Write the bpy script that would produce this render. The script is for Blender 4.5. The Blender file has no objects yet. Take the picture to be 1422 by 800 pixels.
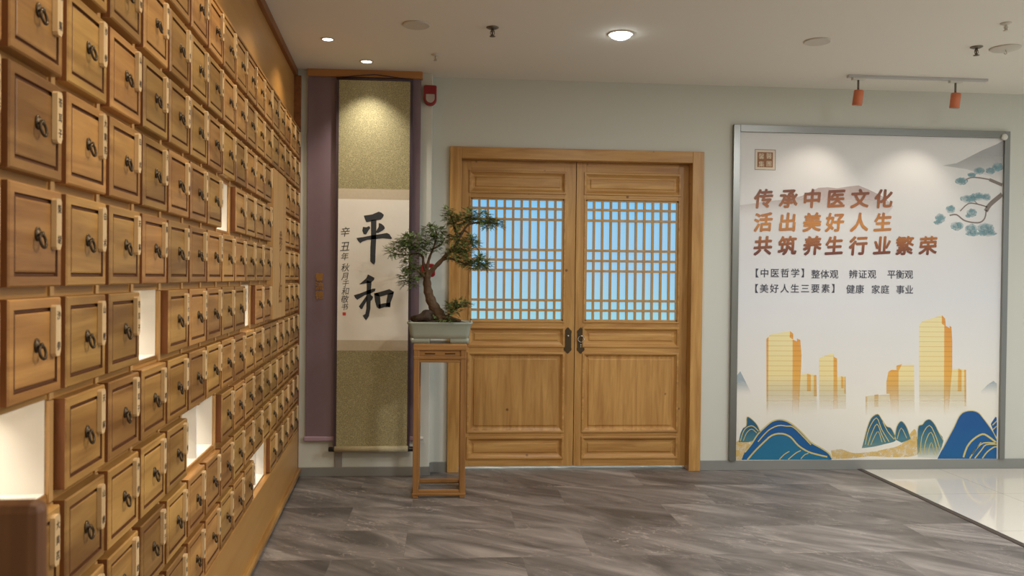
import bpy, bmesh, math, random
import numpy as np
from mathutils import Vector, Matrix
R = math.radians
random.seed(7)
scn = bpy.context.scene
COL = scn.collection

# ------------------------------------------------------------------ camera
YAW, PITCH, ROLL, F = 0.07669226, 0.011561, -0.01116312, 1150.0
CAM = Vector((0, 0, 1.4))
fw = Vector((math.sin(YAW) * math.cos(PITCH), math.cos(YAW) * math.cos(PITCH), -math.sin(PITCH)))
r0 = Vector((math.cos(YAW), -math.sin(YAW), 0)); u0 = r0.cross(fw)
rt = r0 * math.cos(ROLL) - u0 * math.sin(ROLL)
up = r0 * math.sin(ROLL) + u0 * math.cos(ROLL)
cd = bpy.data.cameras.new('camera'); cam = bpy.data.objects.new('camera', cd); COL.objects.link(cam)
cam.matrix_world = Matrix(((rt.x, up.x, -fw.x, CAM.x), (rt.y, up.y, -fw.y, CAM.y), (rt.z, up.z, -fw.z, CAM.z), (0, 0, 0, 1)))
cd.sensor_width = 36; cd.lens = F / 1422 * 36; cd.clip_start = .05
cd.dof.use_dof = True; cd.dof.focus_distance = 4.8; cd.dof.aperture_fstop = 6.5
scn.camera = cam


def ray(px, py): return fw + rt * ((px - 711) / F) - up * ((py - 400) / F)
def at(px, py, y):                       # point of the photograph on the vertical plane y = const
    d = ray(px, py); return CAM + d * ((y - CAM.y) / d.y)
def atz(px, py, z):                      # ... on the horizontal plane z = const
    d = ray(px, py); return CAM + d * ((z - CAM.z) / d.z)


# ------------------------------------------------------------------ light & exposure
scn.view_settings.view_transform = 'Standard'; scn.view_settings.look = 'None'
scn.view_settings.exposure = -0.19; scn.view_settings.gamma = 1.0
scn.view_settings.use_curve_mapping = False
W = bpy.data.worlds.new('world'); scn.world = W; W.use_nodes = True
W.node_tree.nodes['Background'].inputs[0].default_value = (.92, .96, 1.0, 1)
W.node_tree.nodes['Background'].inputs[1].default_value = .9


def area(name, loc, rot, size, power, color, parent=None, spread=180, shape='DISK', sy=None):
    l = bpy.data.lights.new(name, 'AREA'); l.shape = shape; l.size = size
    if sy: l.size_y = sy
    l.energy = power; l.color = color; l.spread = R(spread)
    o = bpy.data.objects.new(name, l); COL.objects.link(o); o.location = loc; o.rotation_euler = rot
    if parent: o.parent = parent
    return o
def spot(name, loc, target, power, color, angle, blend=.3, radius=.03, parent=None):
    l = bpy.data.lights.new(name, 'SPOT'); l.energy = power; l.color = color
    l.spot_size = R(angle); l.spot_blend = blend; l.shadow_soft_size = radius
    o = bpy.data.objects.new(name, l); COL.objects.link(o)
    o.location = loc; o.rotation_euler = (Vector(target) - Vector(loc)).to_track_quat('-Z', 'Y').to_euler()
    if parent:
        o.parent = parent; o.location = Vector(loc) - parent.location
    return o
WARM = (1.0, .82, .58); NEUT = (1.0, .90, .78); COOL = (.72, .86, 1.0)
# unseen fill lamps added at ceiling height, behind the camera and to the right
area('fill_lamp', (1.5, 2.3, 2.80), (0, 0, 0), .35, 48, NEUT)
area('fill_lamp', (1.3, -.9, 2.80), (0, 0, 0), .6, 48, NEUT)
area('fill_lamp', (3.0, 3.3, 2.80), (0, 0, 0), .4, 60, (.96, .97, 1.0))
area('fill_lamp', (5.2, 1.8, 2.80), (0, 0, 0), .6, 90, COOL)
# the downlights that wash the drawer wall
for yy in (1.3, 2.25, 3.2, 4.15):
    spot('cabinet_downlight', (-.58 + .063 * (4.5 - yy) * .9, yy, 2.80), (-.76 + .063 * (4.5 - yy), yy, 0), 24, WARM, 125, .8, .05)


# ------------------------------------------------------------------ materials
def mat(name):
    m = bpy.data.materials.new(name); m.use_nodes = True
    nt = m.node_tree; return m, nt, nt.nodes['Principled BSDF']
def nd(nt, typ, **kw):
    n = nt.nodes.new(typ)
    for k, v in kw.items(): setattr(n, k, v)
    return n
def setin(n, **kw):
    for k, v in kw.items(): n.inputs[k.replace('_', ' ')].default_value = v
def rgb(r, g, b):                       # 0-255 sRGB to linear
    f = lambda c: (c / 255 / 12.92) if c <= 10 else ((c / 255 + .055) / 1.055) ** 2.4
    return (f(r), f(g), f(b), 1)
def plain(name, col, rough=.6, metal=0., spec=.5, emit=None, es=0., bump=0., bscale=60., var=0., vscale=4.):
    m, nt, b = mat(name)
    b.inputs['Base Color'].default_value = col; b.inputs['Roughness'].default_value = rough
    b.inputs['Metallic'].default_value = metal; b.inputs['Specular IOR Level'].default_value = spec
    if emit:
        b.inputs['Emission Color'].default_value = emit; b.inputs['Emission Strength'].default_value = es
    tc = nd(nt, 'ShaderNodeTexCoord')
    if var:
        n = nd(nt, 'ShaderNodeTexNoise'); setin(n, Scale=vscale, Detail=4.)
        nt.links.new(tc.outputs['Object'], n.inputs['Vector'])
        mx = nd(nt, 'ShaderNodeMix', data_type='RGBA')
        mx.inputs[6].default_value = tuple(c * (1 - var) for c in col[:3]) + (1,)
        mx.inputs[7].default_value = tuple(min(1, c * (1 + var)) for c in col[:3]) + (1,)
        nt.links.new(n.outputs[0], mx.inputs[0]); nt.links.new(mx.outputs[2], b.inputs['Base Color'])
    if bump:
        n = nd(nt, 'ShaderNodeTexNoise'); setin(n, Scale=bscale, Detail=3.)
        nt.links.new(tc.outputs['Object'], n.inputs['Vector'])
        bp = nd(nt, 'ShaderNodeBump'); bp.inputs['Strength'].default_value = bump; bp.inputs['Distance'].default_value = .01
        nt.links.new(n.outputs[0], bp.inputs['Height']); nt.links.new(bp.outputs[0], b.inputs['Normal'])
    return m
def wood(name, light, dark, grain='X', rough=.42, sc=1.0, var=.25, contrast=(.3, .7), hue=.0, knots=0.):
    """stretched-noise grain along one object axis; every board its own tint"""
    m, nt, b = mat(name)
    tc = nd(nt, 'ShaderNodeTexCoord'); oi = nd(nt, 'ShaderNodeObjectInfo'); ge = nd(nt, 'ShaderNodeNewGeometry')
    ad = nd(nt, 'ShaderNodeMath', operation='ADD'); fr = nd(nt, 'ShaderNodeMath', operation='FRACT')
    nt.links.new(oi.outputs['Random'], ad.inputs[0]); nt.links.new(ge.outputs['Random Per Island'], ad.inputs[1])
    nt.links.new(ad.outputs[0], fr.inputs[0])
    mu = nd(nt, 'ShaderNodeMath', operation='MULTIPLY'); mu.inputs[1].default_value = 37.
    nt.links.new(fr.outputs[0], mu.inputs[0])
    va = nd(nt, 'ShaderNodeVectorMath', operation='ADD')
    nt.links.new(tc.outputs['Object'], va.inputs[0]); nt.links.new(mu.outputs[0], va.inputs[1])
    mp = nd(nt, 'ShaderNodeMapping')
    s = {'X': (1.6, 22, 22), 'Y': (22, 1.6, 22), 'Z': (22, 22, 1.6)}[grain]
    mp.inputs['Scale'].default_value = tuple(q * sc for q in s)
    nt.links.new(va.outputs[0], mp.inputs['Vector'])
    n = nd(nt, 'ShaderNodeTexNoise'); setin(n, Scale=1., Detail=6., Roughness=.6, Distortion=.6)
    nt.links.new(mp.outputs[0], n.inputs['Vector'])
    cr = nd(nt, 'ShaderNodeValToRGB')
    cr.color_ramp.elements[0].position, cr.color_ramp.elements[1].position = contrast
    cr.color_ramp.elements[0].color = dark; cr.color_ramp.elements[1].color = light
    nt.links.new(n.outputs[0], cr.inputs[0])
    mr = nd(nt, 'ShaderNodeMapRange'); mr.inputs[3].default_value = 1 - var; mr.inputs[4].default_value = 1 + var * .6
    nt.links.new(fr.outputs[0], mr.inputs[0])
    hs = nd(nt, 'ShaderNodeHueSaturation'); nt.links.new(cr.outputs[0], hs.inputs['Color']); nt.links.new(mr.outputs[0], hs.inputs['Value'])
    if hue:
        wn = nd(nt, 'ShaderNodeTexWhiteNoise', noise_dimensions='1D'); nt.links.new(mu.outputs[0], wn.inputs['W'])
        mh = nd(nt, 'ShaderNodeMapRange'); mh.inputs[3].default_value = .5 - hue * .6; mh.inputs[4].default_value = .5 + hue * .4
        nt.links.new(wn.outputs[0], mh.inputs[0]); nt.links.new(mh.outputs[0], hs.inputs['Hue'])
    outc = hs.outputs[0]
    if knots:
        vo = nd(nt, 'ShaderNodeTexVoronoi'); vo.inputs['Scale'].default_value = knots
        nt.links.new(va.outputs[0], vo.inputs['Vector'])
        km = nd(nt, 'ShaderNodeMapRange'); km.inputs[1].default_value = .035; km.inputs[2].default_value = .065
        km.inputs[3].default_value = .8; km.inputs[4].default_value = 0.
        nt.links.new(vo.outputs['Distance'], km.inputs[0])
        kx = nd(nt, 'ShaderNodeMix', data_type='RGBA'); kx.inputs[7].default_value = rgb(92, 54, 26)
        nt.links.new(km.outputs[0], kx.inputs[0]); nt.links.new(outc, kx.inputs[6]); outc = kx.outputs[2]
    nt.links.new(outc, b.inputs['Base Color'])
    b.inputs['Roughness'].default_value = rough; b.inputs['Specular IOR Level'].default_value = .4
    bp = nd(nt, 'ShaderNodeBump'); bp.inputs['Strength'].default_value = .12; bp.inputs['Distance'].default_value = .004
    nt.links.new(n.outputs[0], bp.inputs['Height']); nt.links.new(bp.outputs[0], b.inputs['Normal'])
    return m


M = {}
M['camphor'] = wood('camphor_wood', rgb(192, 146, 82), rgb(134, 92, 44), 'X', .38, .62, .26, (.35, .65), .012)
M['groove'] = wood('dark_groove', rgb(112, 68, 34), rgb(92, 54, 26), 'X', .5, 1., .05)  # darker brown than the drawer face, for the groove faces only
M['shaded_end_grain'] = wood('shaded_end_grain', rgb(140, 88, 46), rgb(108, 64, 32), 'Z', .5, 1.2, .1)  # redder end grain, with the shade between drawers darkened into its colour
M['pale_board'] = wood('pale_board', rgb(202, 160, 104), rgb(184, 140, 84), 'Z', .45, .8, .03)
M['camphor_z'] = wood('camphor_upright', rgb(188, 142, 86), rgb(146, 98, 50), 'Z', .4, 1.0, .12)
M['ply'] = wood('golden_board', rgb(186, 140, 78), rgb(170, 122, 62), 'X', .4, .5, .05)
M['red_trim'] = wood('red_brown_trim', rgb(150, 94, 48), rgb(112, 64, 30), 'X', .45, 1., .05)
M['tag'] = wood('pale_tag_wood', rgb(226, 196, 150), rgb(206, 172, 124), 'Z', .5, 1.5, .08)
M['tag_ink'] = plain('tag_ink', rgb(62, 44, 32), .7)
M['bronze'] = plain('dark_bronze', rgb(86, 72, 54), .38, .85)
M['pine_z'] = wood('pine_upright', rgb(204, 158, 92), rgb(164, 116, 60), 'Z', .36, 1.2, .07, knots=5.)
M['pine_x'] = wood('pine_level', rgb(204, 158, 92), rgb(164, 116, 60), 'X', .36, 1.2, .07, knots=5.)
M['pine_lat'] = wood('pine_lattice', rgb(196, 158, 104), rgb(176, 134, 80), 'Z', .45, 1., .05)
M['stand'] = wood('stand_wood', rgb(172, 126, 74), rgb(136, 96, 54), 'Z', .36, 1., .06)
M['stand_x'] = wood('stand_wood_level', rgb(172, 126, 74), rgb(136, 96, 54), 'X', .36, 1., .06)
M['dark_wood'] = wood('dark_wood', rgb(122, 80, 46), rgb(90, 56, 30), 'Z', .5, .8, .02)
M['beam'] = wood('beam_wood', rgb(192, 138, 80), rgb(168, 114, 62), 'X', .5, .6, .02)
M['white_lining'] = plain('white_lining', rgb(238, 232, 222), .7)
M['wall'] = plain('wall_paint', rgb(206, 206, 194), .85, bump=.02, bscale=240)
M['ceil'] = plain('ceiling_paint', rgb(232, 226, 214), .9)
M['white'] = plain('white_plastic', rgb(214, 210, 200), .5)
M['offwhite'] = plain('aged_white_metal', rgb(206, 198, 184), .5)
M['steel_dk'] = plain('dull_metal', rgb(120, 112, 98), .4, .7)
M['steel_rod'] = plain('steel_rod', rgb(170, 168, 162), .3, .9)
M['black'] = plain('black_cap', rgb(26, 24, 26), .35)
M['red'] = plain('red_plastic', rgb(134, 20, 30), .35)
M['lens'] = plain('clear_lens', rgb(172, 160, 152), .15)
M['orange'] = plain('orange_lamp_body', rgb(204, 116, 76), .45)
M['glow'] = plain('lamp_glow', (1, 1, 1, 1), .5, emit=(1, .93, .82, 1), es=14)
M['glow_cool'] = plain('lamp_glow_cool', (1, 1, 1, 1), .5, emit=(.86, .96, 1, 1), es=22)
M['chrome'] = plain('chrome', rgb(200, 198, 190), .2, 1.)
M['ink'] = plain('ink', rgb(58, 60, 64), .75)
M['ink_thin'] = plain('ink_thin', rgb(52, 50, 50), .75)
M['seal_red'] = plain('seal_red', rgb(200, 74, 60), .7)
M['gold_thread'] = plain('gold_thread', rgb(176, 128, 52), .45, .3)
M['celadon'] = plain('celadon_glaze', rgb(156, 164, 150), .18, var=.06, vscale=9)
M['soil'] = plain('soil', rgb(58, 44, 30), .95, bump=.6, bscale=90, var=.4, vscale=40)
M['bark'] = plain('bark', rgb(96, 74, 52), .85, bump=.7, bscale=55, var=.35, vscale=26)
M['rock'] = plain('rock', rgb(66, 50, 36), .85, bump=.8, bscale=40, var=.4, vscale=18)


def leaf_mat():
    m, nt, b = mat('bonsai_leaf')
    ge = nd(nt, 'ShaderNodeNewGeometry'); cr = nd(nt, 'ShaderNodeValToRGB')
    cr.color_ramp.elements[0].color = rgb(54, 80, 34); cr.color_ramp.elements[1].color = rgb(136, 164, 84)
    nt.links.new(ge.outputs['Random Per Island'], cr.inputs[0]); nt.links.new(cr.outputs[0], b.inputs['Base Color'])
    b.inputs['Roughness'].default_value = .5
    return m
M['leaf'] = leaf_mat()


def brushed(name, col, axis):
    m, nt, b = mat(name)
    tc = nd(nt, 'ShaderNodeTexCoord'); mp = nd(nt, 'ShaderNodeMapping')
    mp.inputs['Scale'].default_value = {'X': (2, 300, 300), 'Z': (300, 300, 2)}[axis]
    nt.links.new(tc.outputs['Object'], mp.inputs[0])
    n = nd(nt, 'ShaderNodeTexNoise'); setin(n, Scale=1., Detail=2.); nt.links.new(mp.outputs[0], n.inputs['Vector'])
    mr = nd(nt, 'ShaderNodeMapRange'); mr.inputs[3].default_value = .28; mr.inputs[4].default_value = .42
    nt.links.new(n.outputs[0], mr.inputs[0]); nt.links.new(mr.outputs[0], b.inputs['Roughness'])
    b.inputs['Base Color'].default_value = col; b.inputs['Metallic'].default_value = .9
    return m
M['brush_x'] = brushed('brushed_steel_level', rgb(138, 138, 132), 'X')
M['skirting'] = plain('satin_steel', rgb(150, 150, 144), .45, .45)
M['brush_z'] = brushed('brushed_steel_upright', rgb(138, 138, 132), 'Z')


def brocade():
    m, nt, b = mat('olive_brocade')
    tc = nd(nt, 'ShaderNodeTexCoord')
    v = nd(nt, 'ShaderNodeTexVoronoi', feature='DISTANCE_TO_EDGE'); v.inputs['Scale'].default_value = 100.
    n = nd(nt, 'ShaderNodeTexNoise'); setin(n, Scale=60., Detail=1.)
    mx = nd(nt, 'ShaderNodeMix', data_type='VECTOR'); mx.inputs[0].default_value = .012
    nt.links.new(tc.outputs['Object'], n.inputs['Vector'])
    nt.links.new(tc.outputs['Object'], mx.inputs[4]); nt.links.new(n.outputs[1], mx.inputs[5])
    nt.links.new(mx.outputs[1], v.inputs['Vector'])
    cr = nd(nt, 'ShaderNodeValToRGB'); cr.color_ramp.elements[0].position = .05; cr.color_ramp.elements[1].position = .16
    cr.color_ramp.elements[0].color = rgb(176, 165, 122); cr.color_ramp.elements[1].color = rgb(138, 130, 92)
    nt.links.new(v.outputs['Distance'], cr.inputs[0]); nt.links.new(cr.outputs[0], b.inputs['Base Color'])
    b.inputs['Roughness'].default_value = .6; b.inputs['Sheen Weight'].default_value = .1
    return m
M['brocade'] = brocade()
M['paper'] = plain('rice_paper', rgb(242, 236, 222), .85, var=.05, vscale=7, bump=.15, bscale=9)
M['silk_band'] = plain('cream_silk', rgb(204, 190, 164), .7, var=.10, vscale=60)
M['purple'] = plain('purple_satin', rgb(128, 108, 116), .4, var=.05, vscale=12)
M['purple_dk'] = plain('dark_purple_edge', rgb(64, 48, 56), .55)
M['lilac'] = plain('lilac_rod', rgb(166, 140, 152), .45)


def vinyl():
    m, nt, b = mat('grey_stone_vinyl')
    tc = nd(nt, 'ShaderNodeTexCoord')
    br = nd(nt, 'ShaderNodeTexBrick', offset=.37); setin(br, Scale=1., Mortar_Size=.0012, Brick_Width=.95, Row_Height=.47, Bias=0.)
    br.inputs['Color1'].default_value = (0, 0, 0, 1); br.inputs['Color2'].default_value = (1, 1, 1, 1); br.inputs['Mortar'].default_value = (.4, .4, .4, 1)
    rp = nd(nt, 'ShaderNodeMapping'); rp.inputs['Location'].default_value = (.21, .1, 0)
    nt.links.new(tc.outputs['Object'], rp.inputs[0]); nt.links.new(rp.outputs[0], br.inputs['Vector'])
    # each plank slides the streak pattern
    sc = nd(nt, 'ShaderNodeVectorMath', operation='SCALE'); sc.inputs['Scale'].default_value = 9.
    nt.links.new(br.outputs['Color'], sc.inputs[0])
    ad = nd(nt, 'ShaderNodeVectorMath', operation='ADD'); nt.links.new(tc.outputs['Object'], ad.inputs[0]); nt.links.new(sc.outputs[0], ad.inputs[1])
    def streak(rot, scl, det, dist, rough=.6):
        m0 = nd(nt, 'ShaderNodeMapping'); m0.inputs['Rotation'].default_value = (0, 0, R(rot)); nt.links.new(ad.outputs[0], m0.inputs[0])
        mp = nd(nt, 'ShaderNodeMapping'); mp.inputs['Scale'].default_value = scl
        nt.links.new(m0.outputs[0], mp.inputs[0])
        n = nd(nt, 'ShaderNodeTexNoise'); setin(n, Scale=1., Detail=det, Distortion=dist, Roughness=rough); nt.links.new(mp.outputs[0], n.inputs['Vector'])
        return n
    a = streak(34, (1.0, 3.6, 1), 7, 1.3)
    cr = nd(nt, 'ShaderNodeValToRGB')
    e = cr.color_ramp.elements; e[0].position = .34; e[1].position = .72
    e[0].color = rgb(84, 79, 75); e[1].color = rgb(166, 158, 150)
    e2 = cr.color_ramp.elements.new(.52); e2.color = rgb(120, 113, 108)
    nt.links.new(a.outputs[0], cr.inputs[0])
    v = streak(40, (1.6, 6, 1), 8, 2.4, .7)
    vr = nd(nt, 'ShaderNodeValToRGB'); q = vr.color_ramp.elements
    q[0].position = .60; q[1].position = .72; q[0].color = (0, 0, 0, 1); q[1].color = (.45, .45, .45, 1)
    nt.links.new(v.outputs[0], vr.inputs[0])
    mx = nd(nt, 'ShaderNodeMix', data_type='RGBA'); mx.inputs[7].default_value = rgb(184, 172, 162)
    nt.links.new(vr.outputs[0], mx.inputs[0]); nt.links.new(cr.outputs[0], mx.inputs[6])
    w = streak(38, (1.3, 3.4, 1), 5, 3.2, .62)
    wr = nd(nt, 'ShaderNodeValToRGB'); g = wr.color_ramp.elements
    g[0].position = .485; g[0].color = (0, 0, 0, 1); g[1].position = .515; g[1].color = (0, 0, 0, 1)
    k = g.new(.5); k.color = (.55, .55, .55, 1)
    nt.links.new(w.outputs[0], wr.inputs[0])
    pm = streak(20, (1.7, 2.6, 1), 3, 1.)
    pr = nd(nt, 'ShaderNodeMapRange'); pr.inputs[1].default_value = .48; pr.inputs[2].default_value = .66; nt.links.new(pm.outputs[0], pr.inputs[0])
    ml = nd(nt, 'ShaderNodeMath', operation='MULTIPLY'); nt.links.new(wr.outputs[0], ml.inputs[0]); nt.links.new(pr.outputs[0], ml.inputs[1])
    mv = nd(nt, 'ShaderNodeMix', data_type='RGBA'); mv.inputs[7].default_value = rgb(206, 192, 180)
    nt.links.new(ml.outputs[0], mv.inputs[0]); nt.links.new(mx.outputs[2], mv.inputs[6])
    hs = nd(nt, 'ShaderNodeHueSaturation'); nt.links.new(mv.outputs[2], hs.inputs['Color'])
    mr = nd(nt, 'ShaderNodeMapRange'); mr.inputs[3].default_value = .84; mr.inputs[4].default_value = 1.12
    nt.links.new(br.outputs['Color'], mr.inputs[0]); nt.links.new(mr.outputs[0], hs.inputs['Value'])
    nt.links.new(hs.outputs[0], b.inputs['Base Color'])
    b.inputs['Roughness'].default_value = .42; b.inputs['Specular IOR Level'].default_value = .35
    return m
M['vinyl'] = vinyl()


def tile():
    m, nt, b = mat('polished_beige_tile')
    tc = nd(nt, 'ShaderNodeTexCoord')
    br = nd(nt, 'ShaderNodeTexBrick', offset=0.); setin(br, Scale=1., Mortar_Size=.0015, Brick_Width=.8, Row_Height=.8)
    br.inputs['Color1'].default_value = rgb(222, 214, 200); br.inputs['Color2'].default_value = rgb(226, 219, 206); br.inputs['Mortar'].default_value = rgb(150, 140, 126)
    mp = nd(nt, 'ShaderNodeMapping'); mp.inputs['Location'].default_value = (.3, -.45, 0)
    nt.links.new(tc.outputs['Object'], mp.inputs[0]); nt.links.new(mp.outputs[0], br.inputs['Vector']); nt.links.new(br.outputs[0], b.inputs['Base Color'])
    b.inputs['Roughness'].default_value = .07
    return m
M['tile'] = tile()


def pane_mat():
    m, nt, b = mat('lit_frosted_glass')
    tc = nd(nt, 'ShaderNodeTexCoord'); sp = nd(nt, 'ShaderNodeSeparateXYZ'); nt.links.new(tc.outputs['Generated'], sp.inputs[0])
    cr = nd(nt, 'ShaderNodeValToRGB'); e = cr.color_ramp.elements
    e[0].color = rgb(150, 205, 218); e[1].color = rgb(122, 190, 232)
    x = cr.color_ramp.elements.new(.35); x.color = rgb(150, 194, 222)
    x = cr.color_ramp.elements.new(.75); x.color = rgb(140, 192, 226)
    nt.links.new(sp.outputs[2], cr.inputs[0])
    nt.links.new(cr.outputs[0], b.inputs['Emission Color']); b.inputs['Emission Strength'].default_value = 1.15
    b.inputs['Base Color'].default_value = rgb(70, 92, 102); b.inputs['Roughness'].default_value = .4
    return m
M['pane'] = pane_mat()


# ------------------------------------------------------------------ mesh helpers
class MB:
    def __init__(s): s.v, s.f, s.m, s.s = [], [], [], []
    def add(s, verts, faces, m=0, smooth=False):
        k = len(s.v); s.v += [tuple(v) for v in verts]
        for f in faces: s.f.append([k + i for i in f]); s.m.append(m); s.s.append(smooth)
        return s
    def box(s, x0, x1, y0, y1, z0, z1, m=0):
        return s.add([(x, y, z) for z in (z0, z1) for y in (y0, y1) for x in (x0, x1)],
                     [(0, 2, 3, 1), (4, 5, 7, 6), (0, 1, 5, 4), (2, 6, 7, 3), (0, 4, 6, 2), (1, 3, 7, 5)], m)
    def prism(s, poly, y0, y1, m=0, smooth=False):      # polygon in x-z extruded along y
        n = len(poly)
        a = sum(poly[i][0] * poly[(i + 1) % n][1] - poly[(i + 1) % n][0] * poly[i][1] for i in range(n))
        if a < 0: poly = poly[::-1]
        V = [(x, y0, z) for x, z in poly] + [(x, y1, z) for x, z in poly]
        s.add(V, [tuple(range(n)), tuple(range(2 * n - 1, n - 1, -1))], m)
        s.add(V, [(i, n + i, n + (i + 1) % n, (i + 1) % n) for i in range(n)], m, smooth); return s
    def tube(s, pts, rad, n=8, m=0, cap=True):
        pts = [Vector(p) for p in pts]; L = len(pts)
        if not hasattr(rad, '__len__'): rad = [rad] * L
        V, prev = [], None
        for i, p in enumerate(pts):
            t = (pts[min(i + 1, L - 1)] - pts[max(i - 1, 0)]).normalized()
            if prev is None: a = t.orthogonal().normalized()
            else: a = (prev - t * prev.dot(t)).normalized()
            prev = a; b = t.cross(a)
            V += [p + (a * math.cos(2 * math.pi * k / n) + b * math.sin(2 * math.pi * k / n)) * rad[i] for k in range(n)]
        Fc = [(i * n + k, i * n + (k + 1) % n, (i + 1) * n + (k + 1) % n, (i + 1) * n + k) for i in range(L - 1) for k in range(n)]
        s.add(V, Fc, m, True)
        if cap: s.add(V, [tuple(range(n))[::-1], tuple((L - 1) * n + k for k in range(n))], m)
        return s
    def lathe(s, prof, c=(0, 0, 0), n=24, m=0, axis='Z', sx=1., sy=1.):   # profile of (r, h)
        V = []
        for r, h in prof:
            for k in range(n):
                a = 2 * math.pi * k / n; p = (r * math.cos(a) * sx, r * math.sin(a) * sy, h)
                if axis == 'Y': p = (p[0], -h, p[1])
                if axis == 'X': p = (h, p[0], p[1])
                V.append((p[0] + c[0], p[1] + c[1], p[2] + c[2]))
        L = len(prof)
        s.add(V, [(i * n + k, i * n + (k + 1) % n, (i + 1) * n + (k + 1) % n, (i + 1) * n + k) for i in range(L - 1) for k in range(n)], m, True)
        s.add(V, [tuple(range(n))[::-1], tuple((L - 1) * n + k for k in range(n))], m); return s
    def torus(s, c, R_, r, n=20, k=8, m=0, tilt=0):
        V = []
        for i in range(n):
            a = 2 * math.pi * i / n
            for j in range(k):
                b = 2 * math.pi * j / k; q = R_ + r * math.cos(b)
                x, y, z = q * math.cos(a), r * math.sin(b), q * math.sin(a)
                y, z = y * math.cos(tilt) - z * math.sin(tilt), y * math.sin(tilt) + z * math.cos(tilt)
                V.append((c[0] + x, c[1] + y, c[2] + z))
        return s.add(V, [(i * k + j, i * k + (j + 1) % k, ((i + 1) % n) * k + (j + 1) % k, ((i + 1) % n) * k + j) for i in range(n) for j in range(k)], m, True)
    def merge(s, o, off=(0, 0, 0), mo=0):
        s.add([(v[0] + off[0], v[1] + off[1], v[2] + off[2]) for v in o.v], [], 0)
        k = len(s.v) - len(o.v)
        for f, mm, sm in zip(o.f, o.m, o.s): s.f.append([k + i for i in f]); s.m.append(mm + mo); s.s.append(sm)
        return s
    def build(s, name, mats, parent=None, bevel=0., seg=2, origin=None, loc=None):
        me = bpy.data.meshes.new(name)
        off = Vector(origin) if origin else Vector((0, 0, 0))
        me.from_pydata([tuple(Vector(v) - off) for v in s.v], [], s.f)
        for p, mm, sm in zip(me.polygons, s.m, s.s): p.material_index = mm; p.use_smooth = sm
        if not isinstance(mats, (list, tuple)): mats = [mats]
        for q in mats: me.materials.append(q)
        bm = bmesh.new(); bm.from_mesh(me)
        bmesh.ops.remove_doubles(bm, verts=bm.verts, dist=1e-6)
        bmesh.ops.recalc_face_normals(bm, faces=bm.faces)
        if bevel:
            ed = [e for e in bm.edges if len(e.link_faces) == 2 and e.calc_face_angle() > .6]
            bmesh.ops.bevel(bm, geom=ed, offset=bevel, segments=seg, affect='EDGES', clamp_overlap=True, profile=.5)
        bm.to_mesh(me); bm.free(); me.update()
        o = bpy.data.objects.new(name, me); COL.objects.link(o)
        o.location = off if loc is None else loc
        if parent is not None:
            o.parent = parent
        return o


def tag(o, label=None, cat=None, group=None, kind=None):
    if label: o['label'] = label
    if cat: o['category'] = cat
    if group: o['group'] = group
    if kind: o['kind'] = kind
    return o
def thing(name, loc, label, cat, group=None, rz=0):
    o = bpy.data.objects.new(name, None); COL.objects.link(o); o.location = loc; o.rotation_euler = (0, 0, rz)
    o.empty_display_size = .1
    return tag(o, label, cat, group)
def part(mb, name, mats, parent, bevel=0., origin=None, label=None):
    """mb is in world metres; the part is stored in its parent's frame"""
    o = mb.build(name, mats, None, bevel, origin=origin)
    o.parent = parent; o.location = Vector(o.location) - parent.location
    if label: o['label'] = label
    return o


GLYPH = {}
def glyphs(body, bold=0.):
    """outline of a text as (verts, faces) in em units, filled flat"""
    key = (body, bold)
    if key in GLYPH: return GLYPH[key]
    cu = bpy.data.curves.new('lettering', 'FONT'); cu.body = body; cu.offset = bold; cu.resolution_u = 3
    o = bpy.data.objects.new('lettering', cu); COL.objects.link(o)
    bpy.context.view_layer.update()
    me = bpy.data.meshes.new_from_object(o.evaluated_get(bpy.context.evaluated_depsgraph_get()))
    V = [(v.co.x, v.co.y) for v in me.vertices]; Fc = [tuple(p.vertices) for p in me.polygons]
    bpy.data.objects.remove(o); bpy.data.curves.remove(cu); bpy.data.meshes.remove(me)
    GLYPH[key] = (V, Fc); return V, Fc
def put_char(mb, ch, cx, cz, y, size, bold=0., m=0, sx=1., shear=0., slope=0.):
    V, Fc = glyphs(ch, 0.)
    if bold:
        for i, (ox, oz) in enumerate(((bold, bold * .5), (-bold, -bold * .5), (-bold * .5, bold), (bold * .5, -bold))):
            put_char(mb, ch, cx + ox * size, cz + oz * size, y - .00004 * (i + 1), size, 0., m, sx, shear, slope)
    mb.add([(cx + ((vx - .5) * sx + shear * (vz - .38)) * size, y, cz + (vz - .38 + slope * (vx - .5)) * size) for vx, vz in V], Fc, m)


# ------------------------------------------------------------------ the room
YB, YP, CE = 5.97, 5.87, 2.835            # back wall, pier front, ceiling height
XP = -.125                                # right edge of the pier
def struct(mb, name, m, bevel=0.):
    o = mb.build(name, m, None, bevel); o['kind'] = 'structure'; return o
XT = 3.085
struct(MB().box(-1.7, XT - .02, -4, 7.4, -.06, 0), 'floor', M['vinyl'])
struct(MB().box(XT + .02, 8, -4, 7.4, -.06, 0), 'floor_right', M['tile'])
struct(MB().prism([(XT - .022, -.06), (XT - .022, .003), (XT - .012, .006), (XT + .012, .006), (XT + .022, .003), (XT + .022, -.06)], -4, YB), 'trim_1', plain('dark_trim', rgb(70, 60, 54), .5))
struct(MB().box(-1.7, 8, -4, 7.4, CE, CE + .08), 'ceiling', M['ceil'])
DX0, DX1, DZ = .075, 1.785, 2.262         # door opening
wb = MB().box(-1.7, DX0 - .02, YB, YB + .22, 0, CE).box(DX1 + .02, 8, YB, YB + .22, 0, CE).box(DX0 - .02, DX1 + .02, YB, YB + .22, DZ + .02, CE)
struct(wb, 'wall_back', M['wall'])
struct(MB().box(-1.55, XP, YP, YB, 0, CE), 'wall_pier', M['wall'], .004)
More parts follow.
